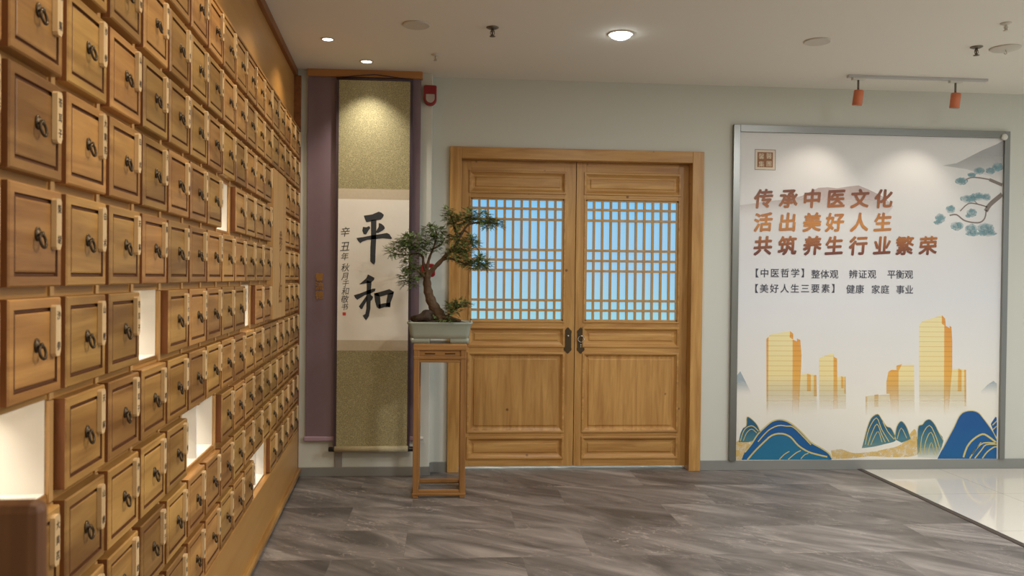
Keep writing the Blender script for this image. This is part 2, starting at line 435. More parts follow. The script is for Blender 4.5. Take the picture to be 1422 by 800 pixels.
struct(MB().box(-1.78, -1.7, -4, 7.4, 0, CE), 'wall_left', M['wall'])
struct(MB().box(-1.78, 8, -2.7, -2.6, 0, CE), 'wall_front', M['wall'])
# room behind the doors
struct(MB().box(-.4, 2.3, 7.3, 7.38, 0, CE), 'wall_beyond', M['wall'])
area('back_room_lamp', (.93, 6.7, 2.7), (0, 0, 0), 1.2, 110, (.8, .95, 1), shape='RECTANGLE', sy=.6)
# skirting of brushed steel
struct(MB().box(1.862, 8, YB - .012, YB, 0, .074), 'baseboard_back', M['skirting'], .002)
struct(MB().box(-1.06, XP + .006, YP - .012, YP, 0, .064).box(XP, XP + .008, YP - .012, YB, 0, .064).box(XP + .008, 0, YB - .010, YB, 0, .074), 'baseboard_pier', M['skirting'], .002)

# ------------------------------------------------------------------ the medicine cabinet
ANG = .063
CX0, CY0 = -1.035, 5.87
cab = thing('medicine_cabinet', (CX0, CY0, 0), 'wall-long wooden medicine cabinet full of small ring-pull drawers with lit niches', 'cabinet', rz=math.pi / 2 + ANG)
P, PZ, DW, DH, DD = .2566, .2085, .2275, .187, .028
S0 = -4.3815
def colx(k): return S0 + k * P            # near edge of a column
def rowz(r): return 1.583 - PZ * (r - 2)  # lower edge of a row
K0, K1 = -3, 16
NICHES = [((-1, 0), 5), ((3,), 4), ((7,), 2), ((5, 6), 6), ((9,), 4), ((10, 11), 8)]
holes = {(k, r) for ks, r in NICHES for k in ks}
plaq = {(k, r) for k in (12, 13) for r in (1, 2, 3, 4)}
SL, SR = colx(K0) - .05, -.002
# carcass: front board with the niche openings, sides, back
cb = MB()
for k in range(K0, K1 + 1):
    for r in range(-1, 9):
        if (k, r) in holes: continue
        x0, x1 = colx(k) - (P - DW) / 2, colx(k) + P - (P - DW) / 2
        z0, z1 = rowz(r) - (PZ - DH) / 2, rowz(r) + PZ - (PZ - DH) / 2
        if k == K1: x1 = SR
        if k == K0: x0 = SL
        cb.box(x0, x1, DD, DD + .018, z0, z1)
ztop = rowz(-1) + PZ - (PZ - DH) / 2
zbot = rowz(8) - (PZ - DH) / 2
cb.box(SL, SR, .30, .32, .02, 2.80).box(SL, SL + .02, .046, .30, .02, 2.80).box(SR - .02, SR, .05, .30, .02, 2.80)
# upright divider ends that show in the gaps between the rows
ub = cb
for k in range(K0, K1 + 1):
    x = colx(k) - (P - DW) / 2
    for r in range(-1, 9):
        if (k, r) in holes and (k - 1, r) in holes: continue
        ub.box(x - .010, x + .010, DD - .005, DD + .002, rowz(r) - .020, rowz(r) + PZ - .023, 1)
cb.build('carcass', [M['ply'], M['pale_board']], cab)
MB().box(SL, SR, .045, .062, ztop, 2.80).build('top_board', M['ply'], cab)
MB().box(SL, SR, .0, .05, ztop - .003, ztop + .008).build('ledge', M['camphor'], cab, .002)
MB().prism([(SL, 2.785), (SL, CE), (SR, CE), (SR, 2.785)], .022, .06).build('cornice', M['red_trim'], cab, .004)
bb = MB().box(SL, SR, .0, .05, .055, zbot + .004)
bb.build('base_board', M['ply'], cab, .003)
MB().box(SL, SR, -.022, .05, .022, .060).build('base_moulding', M['camphor'], cab, .010)
MB().box(SL, SR, .012, .05, 0, .024).build('toe_kick', M['black'], cab)
MB().box(SR - .022, SR, -.003, .046, .06, 2.79).build('end_post', M['red_trim'], cab, .002)


def niche_mb(w, h, dep, div):
    b = MB(); t = .008
    b.box(0, w, dep - t, dep, 0, h).box(0, w, 0, dep, 0, t).box(0, w, 0, dep, h - t, h).box(0, t, 0, dep, 0, h).box(w - t, w, 0, dep, 0, h)
    if div: b.box(w / 2 - .006, w / 2 + .006, .002, dep, 0, h)
    return b
for ks, r in NICHES:
    x0 = colx(ks[0]) - (P - DW) / 2 + .004; w = P * len(ks) - .008
    z0 = rowz(r) - (PZ - DH) / 2 + .002; h = PZ - .004
    nm = niche_mb(w, h, .24, ks in ((5, 6), (10, 11))).build('niche', M['white_lining'], cab)
    nm.location = (x0, DD + .004, z0); nm['label'] = 'white lined lit niche'
    fr = MB().box(-.006, w + .006, -.004, .004, -.006, .006).box(-.006, w + .006, -.004, .004, h - .006, h + .006).box(-.006, .006, -.004, .004, 0, h).box(w - .006, w + .006, -.004, .004, 0, h)
    fo = fr.build('niche_frame', M['camphor'], nm, .001)
    for q in range(len(ks)):
        cx = w * (q + .5) / len(ks)
        area('niche_lamp', (cx, .09, h - .012), (R(4), 0, 0), .18, .32 if len(ks) > 1 else .28, (1., .90, .74), nm, 95, 'RECTANGLE', .03)


def ring_plate(hw, hh, y): return [(-hw, y, -hh), (hw, y, -hh), (hw, y, hh), (-hw, y, hh)]
def drawer_mb():
    b = MB(); w, h = DW / 2, DH / 2
    rs = [(0, DD), (0, .003), (.003, 0), (.019, 0), (.0205, .006), (.0245, .006), (.027, .0015), (.030, .0005)]
    V = []
    for i, y in rs: V += ring_plate(w - i, h - i, y)
    n = len(rs)
    Fc = [(i * 4 + j, i * 4 + (j + 1) % 4, (i + 1) * 4 + (j + 1) % 4, (i + 1) * 4 + j) for i in range(n - 1) for j in range(4)]
    Fc += [(0, 3, 2, 1), tuple((n - 1) * 4 + j for j in range(4))]
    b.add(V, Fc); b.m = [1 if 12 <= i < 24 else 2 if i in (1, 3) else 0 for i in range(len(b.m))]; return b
def pull_mb():
    b = MB()
    b.lathe([(.0115, -.001), (.0115, .002), (.009, .004), (.0055, .005), (.004, .008), (.005, .010), (.0035, .012), (.0005, .0125)], (0, 0, .009), 16, axis='Y', sy=1.2)
    b.torus((0, -.0105, -.004), .0125, .0028, 20, 8, tilt=R(-10))
    return b
HERBS = ['苍耳子', '白术', '柴胡', '沙参', '金果', '天麻', '陈皮', '山楂', '大黄芪', '三七粉']
TW, TH = .025, .100
def tag_mb(txt, text=True):
    b = MB(); w, h = TW / 2, TH / 2
    poly = [(-w, -h + .006), (-w + .004, -h), (w - .006, -h), (w, -h + .010), (w, h - .006), (w - .004, h), (-w + .004, h), (-w, h - .004)]
    b.prism(poly, -.010, 0)
    if text:
        n = len(txt)
        for i, c in enumerate(txt):
            z = (.030 - i * .060 / (n - 1))
            put_char(b, c, .001, z, -.0104, .0185, .012, 1)
    return b
D_ME = drawer_mb(); P_ME = pull_mb()
d_obj = D_ME.build('drawer', [M['camphor'], M['groove'], M['shaded_end_grain']], cab); d_mesh = d_obj.data
p_obj = P_ME.build('ring_pull', M['bronze'], d_obj, loc=(0, 0, -.004)); p_mesh = p_obj.data
t_meshes = []
for h in HERBS:
    o = tag_mb(h).build('name_tag', [M['tag'], M['tag_ink']], d_obj); t_meshes.append(o.data); bpy.data.objects.remove(o)
TPOS = (DW / 2 - TW / 2 - .026, 0, DH / 2 - TH / 2 - .010)
t_obj = bpy.data.objects.new('name_tag', t_meshes[0]); COL.objects.link(t_obj); t_obj.parent = d_obj; t_obj.location = TPOS
FIRST = {-1: range(1, 5), 0: (1, 2, 3, 4, 6), 1: range(0, 8), 2: range(0, 8), 3: range(0, 9)}
single, rest = [], []
for k in range(K0, K1 + 1):
    for r in range(-1, 9):
        if (k, r) in holes or (k, r) in plaq: continue
        if k < -1 or (k in FIRST and r not in FIRST[k]): rest.append((k, r)); continue
        single.append((k, r))
single.sort(key=lambda q: (q[0], abs(q[1] - 3)))
rest += single[100:]; single = single[:100]
FIXED = {(0, 2): 0, (0, 3): 2, (0, 4): 3, (0, 1): 4, (0, 6): 8}
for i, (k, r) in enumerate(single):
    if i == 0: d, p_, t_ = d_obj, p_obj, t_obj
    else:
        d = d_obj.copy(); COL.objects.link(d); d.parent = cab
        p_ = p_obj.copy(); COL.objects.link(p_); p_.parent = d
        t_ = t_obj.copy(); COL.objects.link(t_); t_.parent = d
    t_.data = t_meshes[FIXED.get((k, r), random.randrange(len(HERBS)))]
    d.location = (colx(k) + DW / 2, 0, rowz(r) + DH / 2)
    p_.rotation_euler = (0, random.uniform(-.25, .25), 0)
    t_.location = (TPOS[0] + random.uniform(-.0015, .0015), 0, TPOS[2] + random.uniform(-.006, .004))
sb = MB()
tm = tag_mb('', False)
for k, r in rest:
    c = (colx(k) + DW / 2, 0, rowz(r) + DH / 2)
    if k == K1: c = (c[0] - .006, 0, c[2])
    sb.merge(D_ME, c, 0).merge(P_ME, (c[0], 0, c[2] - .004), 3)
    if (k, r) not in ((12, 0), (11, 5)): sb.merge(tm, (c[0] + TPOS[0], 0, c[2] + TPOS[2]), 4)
so = sb.build('drawer', [M['camphor'], M['groove'], M['shaded_end_grain'], M['bronze'], M['tag'], M['tag_ink']], cab); so['kind'] = 'stuff'
# the plain upright name board in the middle of the drawers
pw0, pw1 = colx(12) - .004, colx(13) + DW + .006
pl = MB().box(pw0, pw1, -.008, DD, rowz(4) - .004, rowz(1) + DH + .004).build('plaque', M['pale_board'], cab, .002)
pt = MB()
for ch, z in (('参', 1.60), ('丫', 1.42), ('红', 1.30)):
    put_char(pt, ch, (pw0 + pw1) / 2 + .03, z, -.0095, .13, .004)
pt.build('lettering', plain('carved_shadow', rgb(128, 86, 46), .6), pl)

# ------------------------------------------------------------------ doors
dr = thing('door_frame', (.93, YB, 0), 'pine door surround around the pair of lattice doors', 'door frame')
y0, y1 = YB - .028, YB + .15
part(MB().box(.003, .085, y0, y1, 0, 2.262).box(.003, .085, y0, y1, 2.262, 2.34), 'jamb', M['pine_z'], dr, .003)
part(MB().box(1.772, 1.858, y0, y1, 0, 2.34), 'jamb', M['pine_z'], dr, .003)
part(MB().box(.085, 1.772, y0, y1, 2.258, 2.34), 'lintel', M['pine_x'], dr, .003)

YL = YB + .065                              # front face of the leaves
def panel(mb, x0, x1, z0, z1, yf, m=0):
    """sunk panel with a raised field and a moulded rim"""
    rs = [(0, yf), (.012, yf + .010), (.018, yf + .014), (.030, yf + .014), (.036, yf + .009), (.040, yf + .008)]
    V = []
    for i, y in rs: V += [(x0 + i, y, z0 + i), (x1 - i, y, z0 + i), (x1 - i, y, z1 - i), (x0 + i, y, z1 - i)]
    n = len(rs)
    mb.add(V, [(i * 4 + j, i * 4 + (j + 1) % 4, (i + 1) * 4 + (j + 1) % 4, (i + 1) * 4 + j) for i in range(n - 1) for j in range(4)] + [tuple((n - 1) * 4 + j for j in range(4))], m)
def rim(mb, x0, x1, z0, z1, y0, y1, w=.016):
    mb.prism([(x0 - w, z0 - w), (x1 + w, z0 - w), (x1, z0), (x0, z0)], y0, y1)
    mb.prism([(x0 - w, z1 + w), (x1 + w, z1 + w), (x1, z1), (x0, z1)], y0, y1)
    mb.prism([(x0 - w, z0 - w), (x0, z0), (x0, z1), (x0 - w, z1 + w)], y0, y1)
    mb.prism([(x1 + w, z0 - w), (x1, z0), (x1, z1), (x1 + w, z1 + w)], y0, y1)
YD = YL
def zz(py, px=720): return at(px, py, YD).z
def xx(px, py=400): return at(px, py, YD).x
ROWS = dict(top=(zz(266), zz(240.5)), win=(zz(445.5), zz(275.5)), mid=(zz(479), zz(456.5)), big=(zz(598), zz(492)), low=(zz(635), zz(609.5)))
XM = xx(798.6)
def leaf(x0, x1, hx, side, label):
    lf = thing('lattice_door', ((x0 + x1) / 2, YL, 0.012), label, 'door', 'lattice doors in the pine surround')
    lf['kind'] = 'structure'; lf.name = 'door_1' if side == 'L' else 'door_2'
    zb, zt = .022, 2.257
    ix0, ix1 = (x0 + .072, x1 - .086) if side == 'L' else (x0 + .072, x1 - .076)
    part(MB().box(x0, ix0, YL, YL + .045, zb, zt), 'stile', M['pine_z'], lf, .002)
    part(MB().box(ix1, x1, YL, YL + .045, zb, zt), 'stile', M['pine_z'], lf, .002)
    order = [ROWS[k] for k in ('low', 'big', 'mid', 'win', 'top')]
    lo = zb
    for i, (a, b) in enumerate(order + [(zt, zt)]):
        part(MB().box(ix0, ix1, YL, YL + .045, lo, a if i < 5 else zt), 'rail', M['pine_x'], lf, .002); lo = b
    for nm in ('low', 'big', 'mid', 'top'):
        a, b = ROWS[nm]; pb = MB(); panel(pb, ix0, ix1, a, b, YL)
        po = part(pb, 'panel', M['pine_z'] if nm == 'big' else M['pine_x'], lf)
        rb = MB(); rim(rb, ix0, ix1, a, b, YL - .008, YL + .002)
        rb.build('moulding', M['pine_x'], po, .003).location = (0, 0, 0)
        o = po.children[0]; o.location = Vector((0, 0, 0)) - Vector(lf.location)
        o.location = -(Vector(lf.location) + Vector(po.location))
    # lattice window
    a, b = ROWS['win']; H = b - a; t = .0175
    g = MB(); n = 11
    rb = MB(); rim(rb, ix0, ix1, a, b, YL - .006, YL + .004, .012)
    part(rb, 'moulding', M['pine_x'], lf, .002)
    g.box(ix0, ix0 + t * .7, YL + .006, YL + .03, a, b).box(ix1 - t * .7, ix1, YL + .006, YL + .03, a, b)
    g.box(ix0, ix1, YL + .006, YL + .03, a, a + t * .7).box(ix0, ix1, YL + .006, YL + .03, b - t * .7, b)
    for i in range(1, n):
        x = ix0 + (ix1 - ix0) * i / n; g.box(x - t / 2, x + t / 2, YL + .008, YL + .028, a, b)
    fr = [(v - 255) / 500 for v in (296, 340, 464, 506, 548, 670, 711)]
    for q in fr:
        z = b - H * q; g.box(ix0, ix1, YL + .0065, YL + .0275, z - t / 2, z + t / 2)
    part(g, 'lattice', M['pine_lat'], lf, .0015)
    part(MB().box(ix0, ix1, YL + .031, YL + .036, a, b), 'glass', M['pane'], lf, label='pale blue backlit frosted glass')
    if side == 'L': part(MB().box(x1 - .03, x1 + .03, YL + .046, YL + .06, zb, zt), 'gap_light_block', M['black'], lf)  # black strip added behind the gap to block light and keep it dark
    # lock plate
    hz = zz(472.5); cx = hx
    hp = [(0, .098), (.012, .088), (.016, .080), (.026, .074), (.029, .062), (.026, .052), (.026, -.052), (.029, -.062), (.026, -.074), (.016, -.080), (.012, -.088), (0, -.098)]
    pts = [(cx + q[0], hz + q[1]) for q in hp] + [(cx - q[0], hz + q[1]) for q in hp[1:-1][::-1]]
    pl_ = MB().prism(pts, YL - .004, YL)
    plo = part(pl_, 'lock_plate', M['bronze'], lf, .001, label='dark bronze lock plate')
    kb = MB().lathe([(.006, 0), (.006, .01), (.009, .014), (.007, .02), (.001, .022)], (cx, YL - .004, hz + .035), 14, axis='Y')
    ko = kb.build('stud', M['chrome'], plo, origin=(cx, YL, hz)); ko.location = Vector((cx, YL, hz)) - Vector(lf.location) - Vector(plo.location)
    if side == 'R':
        tb = MB().torus((cx, YL - .014, hz + .012), .0225, .0028, 24, 8, tilt=R(-6))
        to = tb.build('ring_handle', M['chrome'], plo, origin=(cx, YL, hz)); to.location = Vector((cx, YL, hz)) - Vector(lf.location) - Vector(plo.location)
        kb = MB().lathe([(.006, 0), (.006, .003), (.001, .004)], (cx, YL - .004, hz - .030), 12, axis='Y').box(cx - .003, cx + .003, YL - .007, YL - .003, hz - .050, hz - .032)
        to = kb.build('keyhole', M['chrome'], plo, origin=(cx, YL, hz)); to.location = Vector((cx, YL, hz)) - Vector(lf.location) - Vector(plo.location)
    return lf
leaf(.0855, XM - .0022, xx(789.3), 'L', 'left lattice door, the one partly behind the bonsai and its stand')
leaf(XM + .0022, 1.7715, xx(807.3), 'R', 'right lattice door, the one with the ring handle')

# ------------------------------------------------------------------ poster on the right
YF = YB - .032
ps = thing('wall_poster', (3.13, YB, 0), 'large steel framed wall poster with golden towers and blue mountains', 'poster')
fx0, fx1, fz0, fz1, ft = 2.075, 4.205, .074, 2.548, .05
part(MB().box(fx0, fx0 + ft, YF, YB, fz0, fz1), 'frame_side', M['brush_z'], ps, .002)
part(MB().box(fx1 - .042, fx1, YF, YB, fz0, fz1), 'frame_side', M['brush_z'], ps, .002)
part(MB().box(fx0 + ft, fx1 - .042, YF, YB, fz1 - .052, fz1), 'frame_top', M['brush_x'], ps, .002)
YQ = YB - .012                              # the sheet
def gradient_paper():
    m, nt, b = mat('poster_sheet')
    tc = nd(nt, 'ShaderNodeTexCoord'); sp = nd(nt, 'ShaderNodeSeparateXYZ'); nt.links.new(tc.outputs['Generated'], sp.inputs[0])
    n = nd(nt, 'ShaderNodeTexNoise'); setin(n, Scale=2.2, Detail=2.); nt.links.new(tc.outputs['Generated'], n.inputs['Vector'])
    cr = nd(nt, 'ShaderNodeValToRGB'); e = cr.color_ramp.elements
    e[0].color = rgb(234, 230, 218); e[0].position = .0; e[1].color = rgb(226, 226, 226); e[1].position = .5
    x = e.new(.14); x.color = rgb(240, 234, 220)
    x = e.new(.85); x.color = rgb(224, 221, 216)
    nt.links.new(sp.outputs[2], cr.inputs[0])
    mx = nd(nt, 'ShaderNodeMix', data_type='RGBA'); mx.blend_type = 'MULTIPLY'; mx.inputs[0].default_value = .10
    nt.links.new(cr.outputs[0], mx.inputs[6]); nt.links.new(n.outputs[0], mx.inputs[7]); nt.links.new(mx.outputs[2], b.inputs['Base Color'])
    b.inputs['Roughness'].default_value = .45
    return m
sheet = part(MB().box(fx0 + ft, fx1 - .042, YQ, YB - .001, fz0, fz1 - .052), 'sheet', gradient_paper(), ps)
def print_on(mb, name, mats, label=None):
    o = mb.build(name, mats, sheet); o.location = -(Vector(ps.location) + Vector(sheet.location))
    if label: o['label'] = label
    return o
def q2(cx, cy): p = at(1000 + cx / 2.858, 400 + cy / 2.858, YQ); return p.x, p.z
def q1(cx, cy): p = at(1000 + cx / 3.076, 160 + cy / 3.076, YQ); return p.x, p.z
PX0, PX1, PZ0, PZ1 = fx0 + ft, fx1 - .042, fz0, fz1 - .052
def clampp(p): return (min(max(p[0], PX0 + .001), PX1 - .001), min(max(p[1], PZ0 + .001), PZ1 - .001))
def flat(mb, pts, lay, m=0, tr=q2):
    pts = [clampp(tr(*p)) for p in pts]; y = YQ - .0003 * lay
    mb.add([(x, y, z) for x, z in pts], [tuple(range(len(pts)))], m)
def line(mb, pts, w, lay, m=0, tr=q2, close=False):
    P_ = [Vector(clampp(tr(*p))) for p in pts]; y = YQ - .0003 * lay; V = []
    for i, p in enumerate(P_):
        t = (P_[min(i + 1, len(P_) - 1)] - P_[max(i - 1, 0)]).normalized(); nn = Vector((-t.y, t.x)) * w / 2
        V += [(*clampp(p + nn), 0), (*clampp(p - nn), 0)]
    mb.add([(v[0], y, v[1]) for v in V], [(2 * i, 2 * i + 1, 2 * i + 3, 2 * i + 2) for i in range(len(P_) - 1)], m)
def smooth(pts, n=4):                         # Catmull-Rom
    o = []; L = len(pts)
    for i in range(L - 1):
        a, b, c, d = pts[max(i - 1, 0)], pts[i], pts[i + 1], pts[min(i + 2, L - 1)]
        for k in range(n):
            t = k / n
            o.append(tuple(.5 * ((2 * b[j]) + (-a[j] + c[j]) * t + (2 * a[j] - 5 * b[j] + 4 * c[j] - d[j]) * t * t + (-a[j] + 3 * b[j] - 3 * c[j] + d[j]) * t ** 3) for j in range(len(b))))
    return o + [tuple(pts[-1])]
def fade(name, stops, alpha_z=None, line_gap=None, line_col=None, a_pow=1.):
    """print ink: colour by height, dissolving into the paper below (z0 -> z1)"""
    m, nt, b = mat(name)
    tc = nd(nt, 'ShaderNodeTexCoord'); sp = nd(nt, 'ShaderNodeSeparateXYZ'); nt.links.new(tc.outputs['Object'], sp.inputs[0])
    cr = nd(nt, 'ShaderNodeValToRGB'); e = cr.color_ramp.elements
    zs = [s[0] for s in stops]; lo, hi = min(zs), max(zs) + 1e-4
    mr = nd(nt, 'ShaderNodeMapRange'); mr.inputs[1].default_value = lo; mr.inputs[2].default_value = hi
    nt.links.new(sp.outputs[2], mr.inputs[0]); nt.links.new(mr.outputs[0], cr.inputs[0])
    e[0].color = stops[0][1]; e[1].color = stops[-1][1]
    for z, c in stops[1:-1]: x = e.new((z - lo) / (hi - lo)); x.color = c
    col = cr.outputs[0]
    if line_gap:
        dv = nd(nt, 'ShaderNodeMath', operation='DIVIDE'); dv.inputs[1].default_value = line_gap; nt.links.new(sp.outputs[2], dv.inputs[0])
        fr = nd(nt, 'ShaderNodeMath', operation='FRACT'); nt.links.new(dv.outputs[0], fr.inputs[0])
        gt = nd(nt, 'ShaderNodeMath', operation='GREATER_THAN'); gt.inputs[1].default_value = .88; nt.links.new(fr.outputs[0], gt.inputs[0])
        mu = nd(nt, 'ShaderNodeMath', operation='MULTIPLY'); mu.inputs[1].default_value = .5; nt.links.new(gt.outputs[0], mu.inputs[0])
        mx = nd(nt, 'ShaderNodeMix', data_type='RGBA'); nt.links.new(mu.outputs[0], mx.inputs[0]); nt.links.new(col, mx.inputs[6]); mx.inputs[7].default_value = line_col
        col = mx.outputs[2]
    nt.links.new(col, b.inputs['Base Color']); b.inputs['Roughness'].default_value = .45
    if alpha_z:
        ma = nd(nt, 'ShaderNodeMapRange'); ma.interpolation_type = 'SMOOTHSTEP'
        ma.inputs[1].default_value, ma.inputs[2].default_value = alpha_z[:2]
        if len(alpha_z) > 2: ma.inputs[3].default_value, ma.inputs[4].default_value = alpha_z[2:]
        nt.links.new(sp.outputs[2], ma.inputs[0]); nt.links.new(ma.outputs[0], b.inputs['Alpha'])
    return m
def soft(name, col, alpha):
    m, nt, b = mat(name); b.inputs['Base Color'].default_value = col; b.inputs['Roughness'].default_value = .45
    tc = nd(nt, 'ShaderNodeTexCoord'); n = nd(nt, 'ShaderNodeTexNoise'); setin(n, Scale=34., Detail=4.)
    nt.links.new(tc.outputs['Object'], n.inputs['Vector'])
    mr = nd(nt, 'ShaderNodeMapRange'); mr.inputs[1].default_value = .35; mr.inputs[2].default_value = .65
    mr.inputs[3].default_value = alpha * .35; mr.inputs[4].default_value = alpha
    nt.links.new(n.outputs[0], mr.inputs[0]); nt.links.new(mr.outputs[0], b.inputs['Alpha'])
    return m
# faint distant ridges
zr = q1(0, 390)[1]
def ridge(pts, m, tr):
    fm = MB(); flat(fm, pts, 1, 0, tr); print_on(fm, 'ridge', m)
ridge([(85, 385), (150, 376), (200, 366), (280, 362), (350, 345), (420, 310), (460, 308), (500, 312), (560, 303), (592, 300), (640, 320), (700, 350), (740, 390), (700, 440), (85, 440)], fade('ridge_print', [(zr - .2, rgb(206, 186, 180)), (zr + .2, rgb(190, 168, 162))], (q1(0, 440)[1], q1(0, 300)[1], 0, .6)), q1)
ridge([(950, 215), (1010, 205), (1060, 180), (1120, 150), (1180, 125), (1225, 108), (1225, 300), (1150, 260), (1050, 230)], fade('ridge_print_grey', [(1.9, rgb(160, 162, 162)), (2.6, rgb(160, 162, 162))], (q1(0, 290)[1], q1(0, 120)[1], 0, .5)), q1)
blue_r = fade('ridge_print_blue', [(.9, rgb(160, 180, 190)), (1.2, rgb(150, 175, 190))], (q2(0, 428)[1], q2(0, 350)[1], 0, .6))
ridge([(1035, 410), (1060, 385), (1085, 368), (1098, 380), (1098, 428), (1035, 428)], blue_r, q2)
ridge([(62, 350), (80, 330), (100, 370), (120, 410), (120, 428), (62, 428)], blue_r, q2)
# towers, one part each
def tower(*shapes):
    tw = MB()
    for i, (pts, m) in enumerate(shapes): flat(tw, pts, 1 + .4 * i, m)
    print_on(tw, 'tower', [gold, gold2], 'golden printed tower')
za, zb_ = q2(0, 520)[1], q2(0, 340)[1]
gold = fade('gold_tower_print', [(za, rgb(240, 232, 204)), (zb_, rgb(238, 220, 158)), (zb_ + .3, rgb(236, 222, 166))], (za, zb_), .037, rgb(206, 160, 84))
gold2 = fade('gold_tower_side_print', [(za, rgb(240, 206, 130)), (zb_, rgb(230, 172, 76)), (zb_ + .4, rgb(222, 152, 66))], (za, zb_), .037, rgb(180, 116, 50))
tower(([(184, 200), (200, 184), (278, 171), (290, 182), (288, 520), (184, 520)], 0), ([(288, 205), (305, 212), (305, 200), (318, 206), (323, 268), (322, 300), (310, 520), (287, 520)], 1), ([(184, 202), (192, 194), (190, 520), (184, 520)], 1), ([(278, 171), (290, 182), (290, 204), (276, 196)], 1))
tower(([(310, 345), (345, 340), (382, 345), (385, 520), (310, 520)], 0), ([(345, 340), (360, 345), (360, 410), (345, 410)], 1), ([(372, 347), (382, 345), (384, 430), (372, 430)], 1))
tower(([(393, 278), (440, 260), (452, 262), (452, 480), (393, 480)], 0), ([(450, 272), (456, 276), (464, 280), (466, 480), (450, 480)], 1))
tower(([(464, 352), (480, 350), (498, 352), (500, 480), (464, 480)], 0), ([(480, 350), (490, 354), (490, 398), (480, 398)], 1), ([(493, 352), (498, 352), (499, 420), (493, 420)], 1))
tower(([(577, 432), (590, 428), (672, 422), (676, 520), (577, 520)], 0), ([(612, 424), (628, 422), (628, 472), (612, 472)], 1), ([(577, 430), (584, 430), (584, 505), (577, 505)], 1))
tower(([(705, 325), (720, 306), (770, 304), (772, 520), (705, 520)], 0), ([(660, 372), (668, 332), (680, 325), (700, 326), (700, 308), (722, 302), (708, 330), (708, 520), (678, 520), (672, 420), (660, 420)], 1))
tower(([(790, 146), (802, 132), (880, 108), (893, 122), (893, 520), (790, 520)], 0), ([(890, 122), (895, 150), (912, 160), (910, 150), (918, 155), (921, 210), (921, 320), (904, 520), (888, 520)], 1), ([(880, 108), (893, 122), (896, 152), (880, 142)], 1))
tower(([(908, 325), (945, 320), (976, 325), (977, 520), (906, 520)], 0), ([(945, 320), (958, 325), (958, 410), (943, 410)], 1), ([(969, 324), (976, 325), (977, 470), (970, 470)], 1))
# gold mist and blue mountains
mo = MB()
flat(mo, smooth([(62, 610), (90, 600), (130, 590), (160, 600), (150, 640), (95, 682), (62, 682)]), 1, 3)
flat(mo, smooth([(440, 645), (480, 640), (530, 655), (600, 650), (650, 640), (720, 620), (770, 560), (782, 600), (785, 660), (700, 672), (600, 668), (520, 676), (445, 680)]), 1, 3)
MT = dict(
    a=[(74, 612), (80, 580), (92, 555), (104, 545), (106, 512), (125, 520), (148, 545), (160, 575), (145, 600), (110, 612)],
    b=[(85, 682), (98, 652), (125, 618), (150, 580), (180, 550), (205, 530), (235, 522), (268, 530), (300, 552), (330, 580), (360, 612), (400, 635), (430, 655), (443, 675), (440, 683)],
    c=[(562, 636), (572, 600), (582, 560), (598, 518), (625, 500), (642, 522), (660, 548), (678, 556), (692, 582), (697, 606), (660, 618), (610, 630)],
    d=[(692, 600), (700, 552), (718, 528), (738, 548), (752, 585), (757, 598), (720, 614)],
    e=[(784, 672), (782, 600), (786, 550), (802, 542), (815, 526), (833, 522), (852, 542), (866, 570), (886, 606), (862, 676)],
    f=[(862, 678), (880, 642), (905, 595), (928, 552), (948, 510), (968, 492), (1000, 487), (1025, 495), (1045, 518), (1070, 552), (1088, 580), (1097, 600), (1097, 678)],
    g=[(1074, 540), (1084, 524), (1097, 514), (1097, 590), (1085, 570)])
for i, (k_, pts) in enumerate(MT.items()):
    deep = k_ in 'bfg'
    flat(mo, smooth(pts, 3), 2 + i * .2, 0 if deep else 1)
flat(mo, smooth([(108, 682), (135, 650), (170, 615), (205, 585), (245, 578), (280, 592), (310, 625), (350, 650), (390, 662), (425, 670), (436, 682)], 3), 4, 2)
for pts, w in [(MT['b'][1:14], .010), ([(108, 682), (135, 650), (170, 615), (205, 585), (245, 578), (280, 592), (310, 625), (350, 650), (390, 662), (425, 670)], .012),
               ([(150, 610), (190, 566), (230, 546), (262, 548), (290, 552), (330, 590), (360, 622)], .008),
               ([(235, 680), (255, 660), (275, 648)], .007), ([(270, 680), (300, 655), (320, 645)], .007), ([(320, 678), (335, 662), (350, 656)], .006),
               (MT['f'][1:12], .006), ([(965, 672), (980, 630), (1005, 600), (1040, 580), (1065, 590), (1097, 615)], .014),
               ([(990, 676), (1015, 640), (1045, 615), (1097, 616)], .010), ([(1010, 676), (1035, 645), (1055, 622), (1097, 620)], .009), ([(1040, 676), (1060, 650), (1085, 632), (1097, 630)], .010),
               ([(1000, 660), (1020, 632), (1035, 612)], .006),
               ([(80, 608), (92, 570), (108, 552), (130, 548), (152, 568)], .006), ([(92, 606), (105, 575), (125, 560), (145, 575)], .005), (MT['a'][2:8], .005),
               ([(575, 622), (590, 560), (620, 515), (640, 560), (670, 610)], .006), ([(586, 624), (600, 580), (622, 540), (640, 580), (655, 612)], .006), ([(598, 622), (612, 590), (628, 570), (642, 612)], .005),
               ([(645, 530), (665, 570), (690, 600)], .006), (MT['c'][1:10], .005), (MT['d'][:6], .005), ([(702, 600), (718, 555), (740, 596)], .005),
               ([(795, 660), (800, 590), (830, 545), (856, 590), (872, 640)], .006), ([(808, 660), (815, 610), (836, 572), (855, 620), (862, 660)], .006), ([(822, 662), (838, 612), (850, 662)], .005), (MT['e'][1:9], .005),
               ([(1080, 545), (1097, 528)], .008), ([(1082, 562), (1097, 548)], .007)]:
    line(mo, smooth(pts, 3), w, 6, 4)
zm0, zm1 = q2(0, 640)[1], q2(0, 560)[1]
